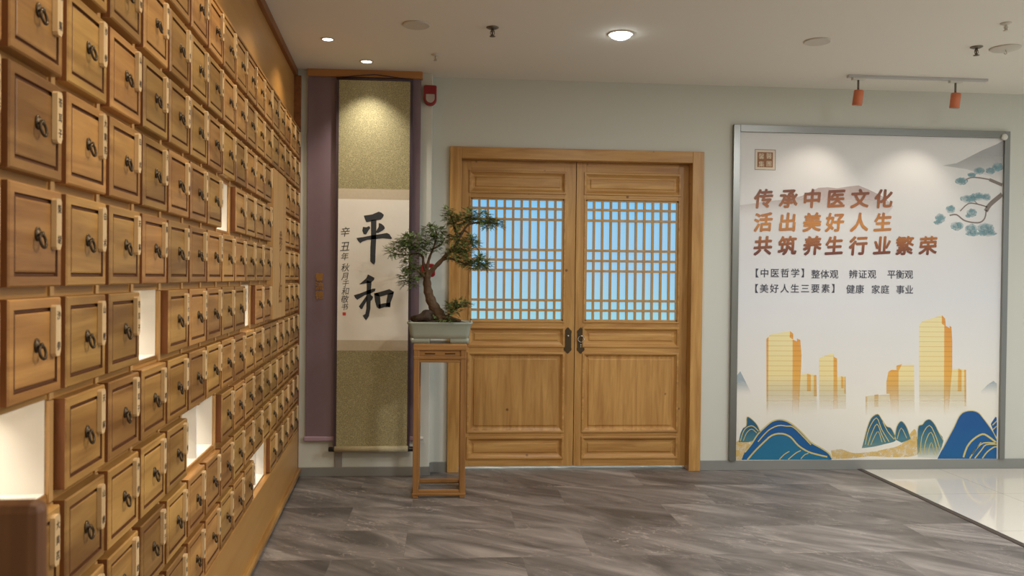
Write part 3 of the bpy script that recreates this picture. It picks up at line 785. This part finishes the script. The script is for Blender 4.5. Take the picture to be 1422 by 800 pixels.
print_on(mo, 'mountain', [fade('blue_mountain_print', [(PZ0, rgb(14, 92, 146)), (.55, rgb(12, 76, 142)), (.7, rgb(18, 76, 136))]),
                          fade('teal_mountain_print', [(PZ0, rgb(120, 160, 140)), (zm0, rgb(90, 140, 140)), (zm1, rgb(34, 92, 122)), (.75, rgb(30, 84, 116))], (q2(0, 690)[1], q2(0, 590)[1], .1, 1)),
                          fade('sea_mountain_print', [(PZ0, rgb(30, 112, 146)), (.5, rgb(24, 96, 142))]),
                          soft('gold_mist_print', rgb(226, 188, 96), .75),
                          plain('gold_line_print', rgb(206, 190, 120), .45)], 'blue printed mountains with gold lines')
# pine bough
pn = MB()
for pts, w in [([(1209, 335), (1180, 358), (1150, 385), (1135, 410)], .034), ([(1137, 405), (1130, 440), (1110, 458), (1075, 458), (1040, 448), (1010, 425), (980, 428)], .011),
               ([(1209, 300), (1185, 290), (1150, 275)], .024), ([(1150, 275), (1110, 268), (1075, 266), (1050, 275)], .010), ([(1140, 392), (1100, 380), (1060, 378), (1025, 410)], .009), ([(1100, 380), (1085, 365)], .006)]:
    line(pn, smooth(pts, 3), w, 2, 0, q1)
for cx, cy, rx, ry in [(1030, 282, 26, 16), (1105, 238, 24, 15), (1075, 255, 18, 10), (1155, 238, 20, 14), (1185, 222, 24, 18), (1060, 358, 36, 16), (1100, 348, 32, 16), (1138, 350, 18, 16), (985, 402, 20, 18), (1075, 417, 22, 18), (1060, 430, 14, 8), (940, 440, 22, 20), (930, 458, 18, 10), (1012, 474, 28, 18), (1072, 486, 26, 20), (1078, 505, 30, 12), (1135, 482, 36, 22), (1140, 504, 40, 14)]:
    random.seed(int(cx)); rings = [1]
    pts = [(cx + rx * (1 + random.uniform(-.12, .12)) * math.cos(2 * math.pi * i / 22), cy + ry * (1 + random.uniform(-.14, .14)) * math.sin(2 * math.pi * i / 22)) for i in range(22)]
    flat(pn, pts, 3 + random.random() * .5, 1, q1)
    pts = [(cx + rx * .7 * math.cos(2 * math.pi * i / 16), cy - ry * .1 + ry * .65 * math.sin(2 * math.pi * i / 16)) for i in range(16)]
    flat(pn, pts, 4 + random.random() * .5, 1, q1)
print_on(pn, 'pine_bough', [plain('bough_print', rgb(128, 116, 108), .45), soft('needle_print', rgb(126, 168, 174), .6)], 'teal printed pine bough')
random.seed(11)
# lettering
hl = MB()
def ch1(c, cx, cy, px, bold, m, shear=0., slope=0.):
    x, z = q1(cx, cy); put_char(hl, c, x, z, YQ - .0022, px / 3.076 / 192.7, bold, m, 1., shear, slope)
for row, cy, xs in (('传承中医文化', 356, (186, 292, 393, 495, 597, 698)), ('活出美好人生', 457, (184, 288, 393, 490, 595, 695)), ('共筑养生行业繁荣', 557, (183, 287, 394, 487, 590, 692, 788, 888))):
    for c, cx in zip(row, xs): ch1(c, cx, cy, 86, .034, 0, .07, .07)
z1_, z2_, z3_ = q1(0, 310)[1], q1(0, 457)[1], q1(0, 600)[1]
print_on(hl, 'headline', [fade('headline_print', [(z3_, rgb(96, 40, 34)), (z3_ + (z2_ - z3_) * .42, rgb(150, 88, 44)), (z2_, rgb(196, 130, 58)), (z2_ + (z1_ - z2_) * .35, rgb(170, 106, 52)), (z1_, rgb(108, 58, 36))])], 'brown and gold brush lettering')
small_ink = plain('dark_lettering_print', rgb(58, 58, 72), .5)
def run(txt, x0, x1, cy):
    global hl
    hl = MB(); n = len(txt)
    for i, c in enumerate(txt): ch1(c, x0 + (x1 - x0) * (i + .5) / n, cy, 41, .008, 0)
    print_on(hl, 'small_lettering', small_ink, 'dark small lettering')
run('【中医哲学】', 124, 386, 674); run('整体观', 388, 506, 679); run('辨证观', 549, 668, 679); run('平衡观', 713, 824, 680)
run('【美好人生三要素】', 122, 516, 740); run('健康', 537, 616, 743); run('家庭', 644, 724, 744); run('事业', 750, 826, 745)
# printed square seal, top left
se = MB()
def sq(p0, p1, lay, m):
    a, b = at(*p0, YQ), at(*p1, YQ); y = YQ - .0003 * lay
    se.add([(a.x, y, a.z), (b.x, y, a.z), (b.x, y, b.z), (a.x, y, b.z)], [(0, 1, 2, 3)], m)
sq((1048.2, 207.2), (1076.8, 236.6), 1, 0); sq((1049, 208), (1076, 235.8), 2, 1); sq((1051.8, 211.2), (1073, 232.6), 3, 2)
for c, px, py in (('馨', 1057.3, 217), ('醫', 1067.8, 216.6), ('集', 1057.3, 227.8), ('團', 1067.8, 227.4)):
    p = at(px, py, YQ); put_char(se, c, p.x, p.z, YQ - .0016, 8.8 / 192.7, .0, 3)
print_on(se, 'seal', [plain('seal_edge_print', rgb(120, 108, 96), .5), plain('seal_paper_print', rgb(214, 200, 178), .5), plain('seal_ground_print', rgb(140, 88, 40), .5), plain('seal_letter_print', rgb(220, 204, 172), .5)], 'square brown seal')
# white round cap on the frame corner
c = at(1394.3, 190.5, YF)
tag(MB().lathe([(.024, 0), (.024, .010), (.016, .016), (.004, .017)], (0, 0, 0), 24, axis='Y').build('round_sensor', M['white'], loc=(c.x, YF, c.z)), 'small round white knob on the upper right corner of the poster frame', 'sensor')

# ------------------------------------------------------------------ banner, scroll, beam
tag(MB().box(at(427, 100, YP - .045).x, at(587, 106, YP - .045).x, YP - .045, YP, 2.785, CE).build('hanging_beam', M['beam'], bevel=.003), 'reddish wooden hanging rail under the ceiling above the calligraphy scroll', 'rail')
YN = YP - .026
bx0, bx1 = at(428, 110, YN).x, at(585, 110, YN).x
bt, bz = 2.786, at(444, 606, YN).z
ban = thing('banner', ((bx0 + bx1) / 2, YN, bz), 'purple satin banner with gold characters hanging behind the calligraphy scroll', 'banner')
def cloth(x0, x1, z0, z1, y, amp, nx=40, seed=1):
    b = MB(); V = []
    for j in range(2):
        z = (z0, z1)[j]
        for i in range(nx + 1):
            u = i / nx
            V.append((x0 + (x1 - x0) * u, y + amp * (math.sin(u * 23 + seed) * .35 + math.sin(u * 9 + 2 * seed) * .65) * (1 if j == 0 else .35), z))
    b.add(V, [(i, i + 1, nx + 2 + i, nx + 1 + i) for i in range(nx)], 0, True)
    return b
part(cloth(bx0, bx1, bz, bt, YN, .009, 60), 'cloth', M['purple'], ban)
part(MB().box(bx0 - .012, bx1 - .004, YN - .013, YN + .013, bz - .034, bz), 'bottom_rod', M['lilac'], ban, .008)
part(MB().lathe([(.012, 0), (.013, .006), (.013, .042), (.010, .048)], (bx1 - .01, YN, bz - .016), 14, axis='X'), 'rod_cap', M['white'], ban)
bl = MB()
for c_, py in (('馨', 384.5), ('流', 397), ('德', 409.5)):
    p = at(444.2, py, YN); put_char(bl, c_, p.x, p.z, YN - .013, 11.5 / 194, .012)
part(bl, 'lettering', M['gold_thread'], ban)

YS = YP - .068
def sx(px, py): return at(px, py, YS).x
def sz(py, px=518): return at(px, py, YS).z
scx0, scx1 = sx(469, 360), sx(567.5, 360)
sr = thing('hanging_scroll', ((scx0 + scx1) / 2, YS, sz(622)), 'calligraphy scroll with two large black characters on cream paper and olive brocade', 'scroll')
ztp, z1, z2, z3, z4, zbt = sz(111), sz(262.5), sz(277), sz(472.5), sz(487), sz(621)
part(MB().box(scx0, scx1, YS, YS + .003, z1, ztp), 'brocade', M['brocade'], sr)
part(MB().box(scx0, scx1, YS, YS + .003, zbt, z4), 'brocade', M['brocade'], sr)
for a_, b_ in ((z2, z1), (z4, z3)): part(MB().box(scx0, scx1, YS - .0004, YS + .003, a_, b_), 'silk_band', M['silk_band'], sr)
pap = part(MB().box(scx0, scx1, YS - .0004, YS + .003, z3, z2), 'paper', M['paper'], sr)
part(MB().box(scx0 - .018, scx0, YS + .0005, YS + .003, zbt, ztp).box(scx1, scx1 + .018, YS + .0005, YS + .003, zbt, ztp), 'edging', M['purple_dk'], sr)
part(MB().lathe([(.009, scx0 - .02), (.009, scx1 + .02)], (0, YS + .002, ztp + .004), 14, axis='X'), 'top_rod', M['purple_dk'], sr)
ro = part(MB().lathe([(.021, scx0 - .012), (.021, scx1 + .008)], (0, YS, zbt - .014), 20, axis='X'), 'roller', plain('pale_brocade', rgb(178, 166, 132), .7, var=.2, vscale=80), sr)
for a, b in ((scx0 - .052, scx0 - .012), (scx1 + .008, scx1 + .046)):
    part(MB().lathe([(.014, a), (.017, a + .005), (.017, b - .008), (.020, b)] if a < -.6 else [(.020, a), (.017, a + .008), (.017, b - .005), (.014, b)], (0, YS, zbt - .014), 18, axis='X'), 'roller_knob', M['black'], sr)
pk = Vector(((scx0 + scx1) / 2 + .0, YS - .0, 2.80))
part(MB().tube([(scx0 + .01, YS, ztp + .010), (pk.x - .1, YS, 2.792), (pk.x, YS, pk.z), (pk.x + .1, YS, 2.790), (scx1 - .01, YS, ztp + .010)], .0035, 8), 'hanging_cord', M['purple_dk'], sr)
cb_ = MB()
def cal(pts):
    Q = [at(485 + x / 4.706, 280 + y / 4.706, YS) for x, y in pts]
    cb_.add([(p.x, YS - .0015, p.z) for p in Q], [tuple(range(len(Q)))])
for st in (
    [(95, 92), (150, 84), (192, 66), (210, 72), (226, 86), (222, 100), (206, 118), (175, 122), (140, 130), (112, 135), (103, 115)],
    [(90, 165), (112, 168), (130, 160), (138, 172), (125, 190), (110, 215), (95, 213), (85, 190)],
    [(193, 140), (210, 145), (228, 160), (233, 175), (220, 188), (190, 205), (172, 205), (180, 185), (192, 165)],
    [(47, 238), (90, 232), (140, 222), (200, 213), (245, 205), (262, 212), (280, 240), (272, 245), (220, 240), (170, 245), (120, 250), (85, 262), (72, 272), (58, 258)],
    [(142, 120), (178, 118), (176, 240), (172, 330), (170, 395), (163, 412), (150, 405), (137, 390), (138, 300), (142, 240)],
    [(122, 476), (140, 485), (165, 498), (162, 512), (140, 530), (105, 535), (80, 540), (65, 541), (90, 520), (112, 500)],
    [(30, 612), (70, 600), (110, 585), (150, 570), (172, 568), (168, 585), (140, 600), (100, 612), (75, 628), (52, 642), (40, 630)],
    [(114, 515), (146, 525), (143, 560), (141, 600), (140, 650), (138, 700), (128, 750), (110, 777), (98, 762), (88, 745), (105, 735), (112, 700), (112, 640), (114, 570)],
    [(114, 612), (120, 640), (98, 676), (85, 700), (75, 702), (63, 685), (85, 655)],
    [(138, 608), (156, 622), (150, 640), (140, 650)],
    [(162, 600), (186, 594), (202, 625), (206, 690), (195, 700), (180, 690), (168, 650)],
    [(165, 600), (230, 582), (262, 572), (293, 590), (285, 605), (250, 608), (200, 622), (170, 612)],
    [(252, 604), (293, 588), (285, 620), (270, 660), (268, 690), (240, 684), (244, 640)],
    [(190, 672), (230, 664), (270, 660), (266, 690), (230, 690), (195, 702)]):
    cal(st)
part(cb_, 'calligraphy', M['ink'], sr, label='two large black brush characters')
sg = MB()
for c_, px, py, s_ in (('辛', 479.5, 322, 14), ('丑', 479.5, 342, 14), ('年', 479, 356, 11), ('秋', 479.8, 371.5, 12), ('月', 479.6, 383.5, 11), ('于', 480, 394, 10), ('和', 480, 404.5, 11), ('敬', 479, 415.5, 11), ('书', 478.8, 426, 10)):
    p = at(px, py, YS); put_char(sg, c_, p.x, p.z, YS - .0015, s_ / 194, .0, 0, .95, .15, .08)
part(sg, 'signature', M['ink_thin'], sr)
p = at(478, 436, YS); s_ = .011
part(MB().box(p.x - s_, p.x + s_, YS - .0012, YS, p.z - s_, p.z + s_), 'red_seal', M['seal_red'], sr)
# grey cable duct that shows below the scroll
p = at(470, 640, YP)
tag(MB().box(p.x - .026, p.x + .026, YP - .011, YP, .064, .42).build('cable_duct', plain('grey_duct', rgb(150, 142, 134), .5), bevel=.002), 'grey upright cable duct on the wall below the scroll', 'cable duct')

# ------------------------------------------------------------------ bonsai and its stand
SY0, SY1 = 5.255, 5.575
sx0, sx1 = -.214, .118
st = thing('plant_stand', ((sx0 + sx1) / 2, (SY0 + SY1) / 2, 0), 'tall open reddish wooden plant stand carrying the bonsai', 'stand')
ZT = .978; L_ = .036
for x in (sx0, sx1 - L_):
    for y in (SY0, SY1 - L_):
        part(MB().box(x, x + L_, y, y + L_, 0.0, ZT - .022), 'leg', M['stand'], st, .004)
def ring(z0, z1, ins, name, m):
    for y in (SY0 + ins, SY1 - L_ + ins): part(MB().box(sx0 + L_, sx1 - L_, y, y + L_ - 2 * ins, z0, z1), name, m, st, .003)
    for x in (sx0 + ins, sx1 - L_ + ins): part(MB().box(x, x + L_ - 2 * ins, SY0 + L_, SY1 - L_, z0, z1), name, m, st, .003)
ring(.028, .052, .003, 'lower_rail', M['stand_x'])
part(MB().box(sx0 - .004, sx1 + .004, SY0 - .004, SY0 + .006, .018, .032).box(sx0 - .004, sx1 + .004, SY1 - .006, SY1 + .004, .018, .032).box(sx0 - .004, sx0 + .006, SY0 + .006, SY1 - .006, .018, .032).box(sx1 - .006, sx1 + .004, SY0 + .006, SY1 - .006, .018, .032), 'foot_moulding', M['stand_x'], st, .003)
ring(.862, .880, .004, 'upper_rail', M['stand_x'])
part(MB().box(sx0 - .002, sx1 + .002, SY0 - .002, SY1 + .002, .880, .902), 'waist_moulding', M['stand_x'], st, .006)
wx = MB().box(sx0 + .008, sx1 - .008, SY0 + .008, SY1 - .008, .902, .938)
wo = part(wx, 'waist', M['stand_x'], st, .002)
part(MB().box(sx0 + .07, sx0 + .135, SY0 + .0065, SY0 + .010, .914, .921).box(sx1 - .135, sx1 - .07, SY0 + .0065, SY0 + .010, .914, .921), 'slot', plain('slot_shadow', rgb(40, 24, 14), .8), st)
part(MB().box(sx0 - .004, sx1 + .004, SY0 - .004, SY1 + .004, .938, ZT), 'top_board', M['stand_x'], st, .007)

YC = (SY0 + SY1) / 2
bo = thing('bonsai_tree', (-.05, YC, ZT), 'small bonsai tree in a grey green rectangular ceramic pot on the wooden stand', 'bonsai')
YPF = 5.31
px0, px1 = at(565, 450, YPF).x, at(656.5, 450, YPF).x
pcx, phw, phd = (px0 + px1) / 2, (px1 - px0) / 2, .125
zr_, zb2 = at(612, 447.5, YPF).z, ZT + .0
def rrect(hw, hd, r, n=5):
    o = []
    for cx, cy, a0 in ((hw - r, hd - r, 0), (-hw + r, hd - r, 90), (-hw + r, -hd + r, 180), (hw - r, -hd + r, 270)):
        for i in range(n + 1):
            a = R(a0 + 90 * i / n); o.append((cx + r * math.cos(a), cy + r * math.sin(a)))
    return o
def loft(rings, cx, cy, capb=True, capt=True):
    b = MB(); V = []; n = None
    for hw, hd, r, z in rings:
        q = rrect(hw, hd, r); n = len(q); V += [(cx + x, cy + y, z) for x, y in q]
    b.add(V, [(i * n + k, i * n + (k + 1) % n, (i + 1) * n + (k + 1) % n, (i + 1) * n + k) for i in range(len(rings) - 1) for k in range(n)], 0, True)
    if capb: b.add(V, [tuple(range(n))[::-1]], 0)
    if capt: b.add(V, [tuple((len(rings) - 1) * n + k for k in range(n))], 0)
    return b
H_ = zr_ - zb2
pot = loft([(phw - .034, phd - .030, .02, zb2 + .030), (phw - .026, phd - .022, .025, zb2 + .034), (phw - .018, phd - .016, .03, zb2 + H_ * .45), (phw - .012, phd - .010, .03, zr_ - .030), (phw - .004, phd - .003, .03, zr_ - .014),
            (phw, phd, .03, zr_ - .008), (phw, phd, .03, zr_), (phw - .012, phd - .012, .025, zr_), (phw - .020, phd - .020, .022, zr_ - .020)], pcx, YC)
part(pot, 'pot', M['celadon'], bo)
for sgx in (-1, 1):
    cx = pcx + sgx * (phw - .085)
    part(loft([(.060, phd - .030, .01, zb2), (.064, phd - .026, .012, zb2 + .034)], cx, YC), 'pot_foot', M['celadon'], bo)
# soil mound
gb = MB(); n = 14; V = []
for j in range(n + 1):
    for i in range(n + 1):
        x, y = (i / n * 2 - 1), (j / n * 2 - 1)
        hgt = .030 * (1 - x * x) * (1 - y * y) + .018 * math.exp(-((x + .05) ** 2 + y * y) * 6) + .005 * math.sin(7 * x + 3 * y) * math.cos(5 * y)
        V.append((pcx + x * (phw - .019), YC + y * (phd - .019), zr_ - .012 + max(0, hgt)))
gb.add(V, [(j * (n + 1) + i, j * (n + 1) + i + 1, (j + 1) * (n + 1) + i + 1, (j + 1) * (n + 1) + i) for j in range(n) for i in range(n)], 0, True)
part(gb, 'soil', M['soil'], bo)
rk = bmesh.new(); bmesh.ops.create_icosphere(rk, subdivisions=3, radius=1)
rc = at(587, 438, YC)
rb = MB(); rnd = random.Random(5)
rb.add([(rc.x + v.co.x * .068 * (1 + .25 * math.sin(5 * v.co.y + 3 * v.co.z)), YC - .03 + v.co.y * .05, rc.z - .012 + v.co.z * .038 * (1 + .3 * math.sin(4 * v.co.x + 2 * v.co.y)) + v.co.x * .018) for v in rk.verts], [tuple(x.index for x in f_.verts) for f_ in rk.faces], 0, True); rk.free()
part(rb, 'rock', M['rock'], bo)


def T(px, py, dy=0.): return at(px, py, YC + dy)
tk = MB()
def limb(pts, r0_, r1_, n=10):
    P_ = smooth([tuple(T(*p)) for p in pts], 4); L = len(P_)
    rr = [(r0_ + (r1_ - r0_) * (i / (L - 1)) ** .8) * (1 + .10 * math.sin(i * 1.9)) for i in range(L)]
    tk.tube(P_, rr, n)
limb([(613, 444), (609, 436), (602, 425), (596.5, 412), (593.5, 398), (593, 385), (595, 376)], .044, .021, 12)
limb([(606, 440, -.02), (622, 441, -.04), (640, 446, -.05)], .022, .008)
limb([(606, 438, .0), (592, 443, -.03), (582, 446, -.05)], .022, .008)
limb([(610, 440, -.02), (612, 446, -.06)], .022, .010)
limb([(594, 382), (601, 374, -.01), (611, 364, -.02), (623, 351, -.02), (633, 340, -.01), (640, 326), (651, 312), (670, 308.5), (688, 310)], .019, .004)
limb([(593, 384), (594, 368, .02), (597, 356, .03), (602, 344, .03), (606, 330, .02), (605, 318)], .013, .003)
limb([(593, 380), (588, 366, .04), (587, 356, .05), (580, 352, .05), (566, 354, .04), (550, 353, .03), (538, 347)], .011, .0025)
limb([(592, 386), (584, 379, -.03), (577, 374, -.05), (568, 372, -.05), (562, 380, -.05)], .010, .003)
limb([(614, 361, -.02), (624, 359, -.05), (636, 363, -.07), (650, 368, -.08), (664, 370, -.08)], .010, .003)
limb([(637, 333), (632, 318, .03), (628, 306, .04), (624, 296, .04)], .010, .003)
limb([(645, 320), (652, 325, -.05), (656, 334, -.06)], .007, .003)
limb([(626, 349, -.02), (640, 350, -.06), (648, 347, -.08)], .008, .003)
limb([(602, 345, .02), (612, 340, .06), (618, 330, .07)], .008, .003)
limb([(618, 440, -.03), (628, 434, -.05), (634, 428, -.05), (646, 424, -.05)], .008, .003)
part(tk, 'trunk', M['bark'], bo)


def foliage(pads, name='foliage'):
    b = MB()
    for px, py, rx, ry, dy, cnt in pads:
        c0 = T(px, py, dy); kx = rx / 214; kz = ry / 214
        for _ in range(int(cnt * 2.3)):
            while True:
                q = Vector((random.uniform(-1, 1), random.uniform(-1, 1), random.uniform(-1, 1)))
                if q.length < 1: break
            base = c0 + Vector((q.x * kx, q.y * min(kx, .11), q.z * kz))
            d = Vector((q.x + random.uniform(-.7, .7), q.y + random.uniform(-.7, .7), random.uniform(-.35, .35) + q.z * .3))
            if d.length < .1: d = Vector((1, 0, 0))
            d.normalize(); side = d.cross(Vector((0, 0, 1))).normalized(); upv = side.cross(d)
            L = random.uniform(.022, .040); nl = 4
            b.tube([base, base + d * L * .5, base + d * L + Vector((0, 0, -.004))], .0008, 3, 0, False)
            for i in range(nl):
                o = base + d * L * (i + .6) / nl
                for s_ in (-1, 1):
                    ll = L * .36 * (1.1 - .16 * i); dv = (side * s_ + d * .55 + upv * random.uniform(-.2, .3)).normalized()
                    wv = dv.cross(upv).normalized() * ll * .34; md = o + dv * ll * .5 + upv * .0012
                    b.add([o, md - wv, o + dv * ll, md + wv], [(0, 1, 2, 3)], 1)
            o = base + d * L; b.add([o, o + d * .006 + side * .003, o + d * .013, o + d * .006 - side * .003], [(0, 1, 2, 3)], 1)
    return part(b, name, [M['bark'], M['leaf']], bo)
random.seed(21)
foliage([(556, 343, 15, 10, .02, 60), (572, 336, 20, 11, .05, 110), (587, 344, 11, 11, .05, 55), (546, 348, 10, 7, .03, 22), (568, 356, 14, 6, .03, 28)])
foliage([(568, 368, 10, 9, -.04, 36), (563, 386, 9, 10, -.05, 40), (575, 379, 11, 8, -.05, 36), (572, 394, 6, 5, -.05, 12)])
foliage([(602, 320, 15, 7, .02, 60), (612, 331, 13, 7, .06, 45), (598, 331, 8, 6, .03, 20), (606, 343, 8, 5, .03, 12)])
foliage([(626, 301, 9, 8, .04, 40), (633, 310, 9, 7, .04, 34), (622, 292, 5, 4, .04, 12), (642, 305, 9, 7, .02, 26)])
foliage([(652, 299, 10, 8, 0, 36), (668, 303, 14, 8, 0, 60), (684, 309, 10, 6, 0, 34), (694, 312, 5, 5, 0, 12), (676, 312, 12, 5, 0, 24)])
foliage([(654, 334, 9, 8, -.06, 40), (641, 340, 10, 8, -.06, 40), (630, 352, 12, 7, -.05, 46), (645, 350, 8, 7, -.07, 34), (660, 340, 6, 5, -.06, 12), (634, 328, 8, 8, .02, 24)])
foliage([(658, 368, 13, 6, -.08, 56), (672, 367, 10, 6, -.08, 40), (666, 359, 8, 5, -.08, 24), (644, 363, 8, 5, -.07, 20)])
foliage([(626, 424, 10, 5, -.05, 26), (640, 422, 11, 5, -.05, 34), (630, 432, 11, 5, -.06, 24), (650, 423, 5, 3, -.05, 8), (617, 444, 14, 3, -.08, 14)])

# ------------------------------------------------------------------ fire alarm fittings
p = at(597.6, 133.5, YP)
al = thing('alarm_strobe', (p.x, YP, p.z), 'red wall alarm with a clear lens high on the wall right of the scroll', 'alarm')
ap = [(-.040, .068), (.040, .068), (.045, .060)] + [(.045 * math.cos(a), -.028 + .045 * math.sin(a)) for a in [R(-i * 15) for i in range(0, 13)]] + [(-.045, .060)]
part(MB().prism([(p.x + x, p.z + z) for x, z in ap], YP - .045, YP), 'housing', M['red'], al, .006)
lp = [(-.031, .004), (.031, .004)] + [(.031 * math.cos(a), -.026 + .031 * math.sin(a)) for a in [R(-i * 15) for i in range(0, 13)]]
part(MB().prism([(p.x + x, p.z + z) for x, z in lp], YP - .054, YP - .04), 'lens', M['lens'], al, .004, label='clear lens')
p = at(594.5, 375.5, YP)
cp = thing('alarm_call_point', (p.x, YP, p.z), 'red fire call button on the wall behind the bonsai branches', 'alarm button')
ob = [(.056 * math.cos(2 * math.pi * i / 24), .053 * math.sin(2 * math.pi * i / 24)) for i in range(24)]
part(MB().prism([(p.x + max(-.050, min(.050, x * 1.1)), p.z + max(-.047, min(.047, z * 1.1))) for x, z in ob], YP - .042, YP), 'housing', M['red'], cp, .006)
part(MB().box(p.x - .022, p.x + .022, YP - .046, YP - .04, p.z - .018, p.z + .018), 'button_plate', M['white'], cp, .002)

# ------------------------------------------------------------------ ceiling fittings
def downlight(px, py, rad, glow, col, power, angle, label, target=None, blend=.6, dome=.006):
    c = atz(px, py, CE); t = thing('ceiling_downlight', (c.x, c.y, CE), label, 'ceiling light', None)
    part(MB().lathe([(rad * .98, .004), (rad * 1.25, .004), (rad * 1.28, -.003), (rad * 1.2, -.006), (rad, -.006), (rad * .9, .004)], (c.x, c.y, CE), 32), 'trim_ring', M['offwhite'], t)
    part(MB().lathe([(rad * .97, -.002), (rad * .9, -dome * .55), (rad * .6, -dome * .9), (.001, -dome)][::-1], (c.x, c.y, CE), 28), 'diffuser', glow, t)
    spot('lamp', (c.x, c.y, CE - .02 - dome), target or (c.x, c.y, 0), power, col, angle, blend, rad * .5, t)
    return t
downlight(455, 54, .032, M['glow'], WARM, 15, 125, 'small round warm ceiling downlight closest to the drawer cabinet')
c = atz(509, 85, CE)
downlight(509, 85, .036, M['glow'], (1.0, .93, .82), 36, 94, 'small round ceiling downlight directly above the calligraphy scroll', (c.x, YP - .07, 1.2), 1.0)
downlight(862, 47, .062, M['glow_cool'], COOL, 40, 150, 'bright cool white ceiling downlight in front of the doors', None, .8, .030)
def speaker(px, py, label):
    c = atz(px, py, CE); t = thing('ceiling_speaker', (c.x, c.y, CE), label, 'speaker', 'round ceiling speakers')
    part(MB().lathe([(.070, .002), (.078, .002), (.079, -.004), (.074, -.009), (.068, -.007)], (c.x, c.y, CE), 36), 'rim', M['offwhite'], t)
    part(MB().lathe([(.0005, -.007), (.050, -.0065), (.068, -.004), (.069, .002)], (c.x, c.y, CE), 36), 'grille', plain('speaker_grille', rgb(212, 205, 192), .7, bump=.4, bscale=300), t)
speaker(578, 34, 'flat round ceiling speaker on the left, above the scroll')
speaker(1135, 57, 'flat round ceiling speaker on the right, near the track light')
def sprinkler(px, py, k, label, m):
    c = atz(px, py, CE); t = thing('fire_sprinkler', (c.x, c.y, CE), label, 'sprinkler', 'ceiling fire sprinklers')
    part(MB().lathe([(.036 * k, .001), (.036 * k, -.003), (.022 * k, -.010), (.012 * k, -.012)], (c.x, c.y, CE), 24), 'flange', m, t)
    part(MB().lathe([(.008 * k, -.010), (.008 * k, -.026 * k), (.005, -.030 * k), (.006 * k, -.050 * k)], (c.x, c.y, CE), 12).tube([(c.x + .010, c.y, CE - .02), (c.x + .012 * k, c.y, CE - .035 * k), (c.x + .004, c.y, CE - .050 * k)], .002, 6).tube([(c.x - .010, c.y, CE - .02), (c.x - .012 * k, c.y, CE - .035 * k), (c.x - .004, c.y, CE - .050 * k)], .002, 6), 'stem', m, t)
    part(MB().lathe([(.004, -.049 * k), (.017 * k, -.050 * k), (.017 * k, -.053 * k), (.004, -.055 * k)], (c.x, c.y, CE), 18), 'deflector', m, t)
sprinkler(684, 38, 1.0, 'dark metal fire sprinkler between the left speaker and the bright downlight', M['steel_dk'])
sprinkler(605, 75.5, .8, 'pale fire sprinkler just in front of the wall, above the red alarm', M['offwhite'])
sprinkler(1356, 65, 1.0, 'dark metal fire sprinkler at the right, beside the round hooked cover', M['steel_dk'])
sprinkler(1397, 32, .8, 'pale fire sprinkler at the far right edge of the ceiling', M['offwhite'])
c = atz(1396, 66.5, CE)
t = thing('ceiling_cover', (c.x, c.y, CE), 'round white ceiling cover with a small hook at the right edge', 'ceiling cover')
part(MB().lathe([(.086, .002), (.087, -.004), (.080, -.010), (.030, -.012), (.0005, -.012)], (c.x, c.y, CE), 36), 'disc', M['offwhite'], t)
part(MB().tube([(c.x, c.y, CE - .010), (c.x + .008, c.y, CE - .024), (c.x + .010, c.y, CE - .034), (c.x, c.y, CE - .040), (c.x - .008, c.y, CE - .032)], .0025, 8), 'hook', M['offwhite'], t)

# track with two orange spotlights
ta, tb = atz(1180, 104, CE), atz(1370, 110.3, CE); ty = (ta.y + tb.y) / 2
tag(MB().box(ta.x, tb.x, ty - .017, ty + .017, CE - .018, CE).box(ta.x - .012, ta.x, ty - .018, ty + .018, CE - .019, CE).build('light_track', plain('white_track', rgb(190, 188, 184), .4), bevel=.002), 'white ceiling track carrying two orange spotlights', 'light track')
def trackspot(px, label, aim, first):
    x = at(px, 110, ty).x; z = CE - .018
    t = thing('track_spotlight', (x, ty, z), label, 'spotlight', 'orange track spotlights')
    part(MB().box(x - .045, x + .045, ty - .016, ty + .016, z - .016, z), 'adapter', M['white'], t, .003)
    part(MB().lathe([(.007, -.016), (.007, -.085)], (x, ty, z), 10), 'stem', M['steel_dk'], t)
    dv = (Vector(aim) - Vector((x, ty, z - .13))).normalized()
    a = Vector((x, ty, z - .085)) + Vector((.006, 0, 0)); lean = Vector((dv.x * .35, dv.y * .30, -1)).normalized()
    b = a + lean * .105
    part(MB().tube([a + lean * .0, a + lean * .004, b], [.028, .033, .033], 24), 'lamp_body', M['orange'], t)
    part(MB().tube([b - lean * .003, b + lean * .001], [.028, .028], 20), 'lens', M['lens'], t)
    spot('lamp', b + lean * .01, aim, 11, NEUT, 86, .7, .02, t)
trackspot(1192, 'left orange spotlight hanging from the white ceiling track', (2.55, YB, 1.55), True)
trackspot(1327, 'right orange spotlight hanging from the white ceiling track', (3.36, YB, 1.55), False)

# ------------------------------------------------------------------ dark panel close to the camera, lower left
pnx1 = at(54, 702, .80).x; pnz = at(30, 699, .80).z
pd = thing('wooden_panel', (pnx1 - .17, .80, 0), 'dark brown wooden panel very close at the lower left corner', 'panel')
part(MB().box(pnx1 - .30, pnx1, .80, .826, .05, pnz), 'board', M['dark_wood'], pd, .010)
part(MB().box(pnx1 - .28, pnx1 - .24, .70, .92, 0, .05).box(pnx1 - .06, pnx1 - .02, .70, .92, 0, .05), 'foot', M['dark_wood'], pd, .005)
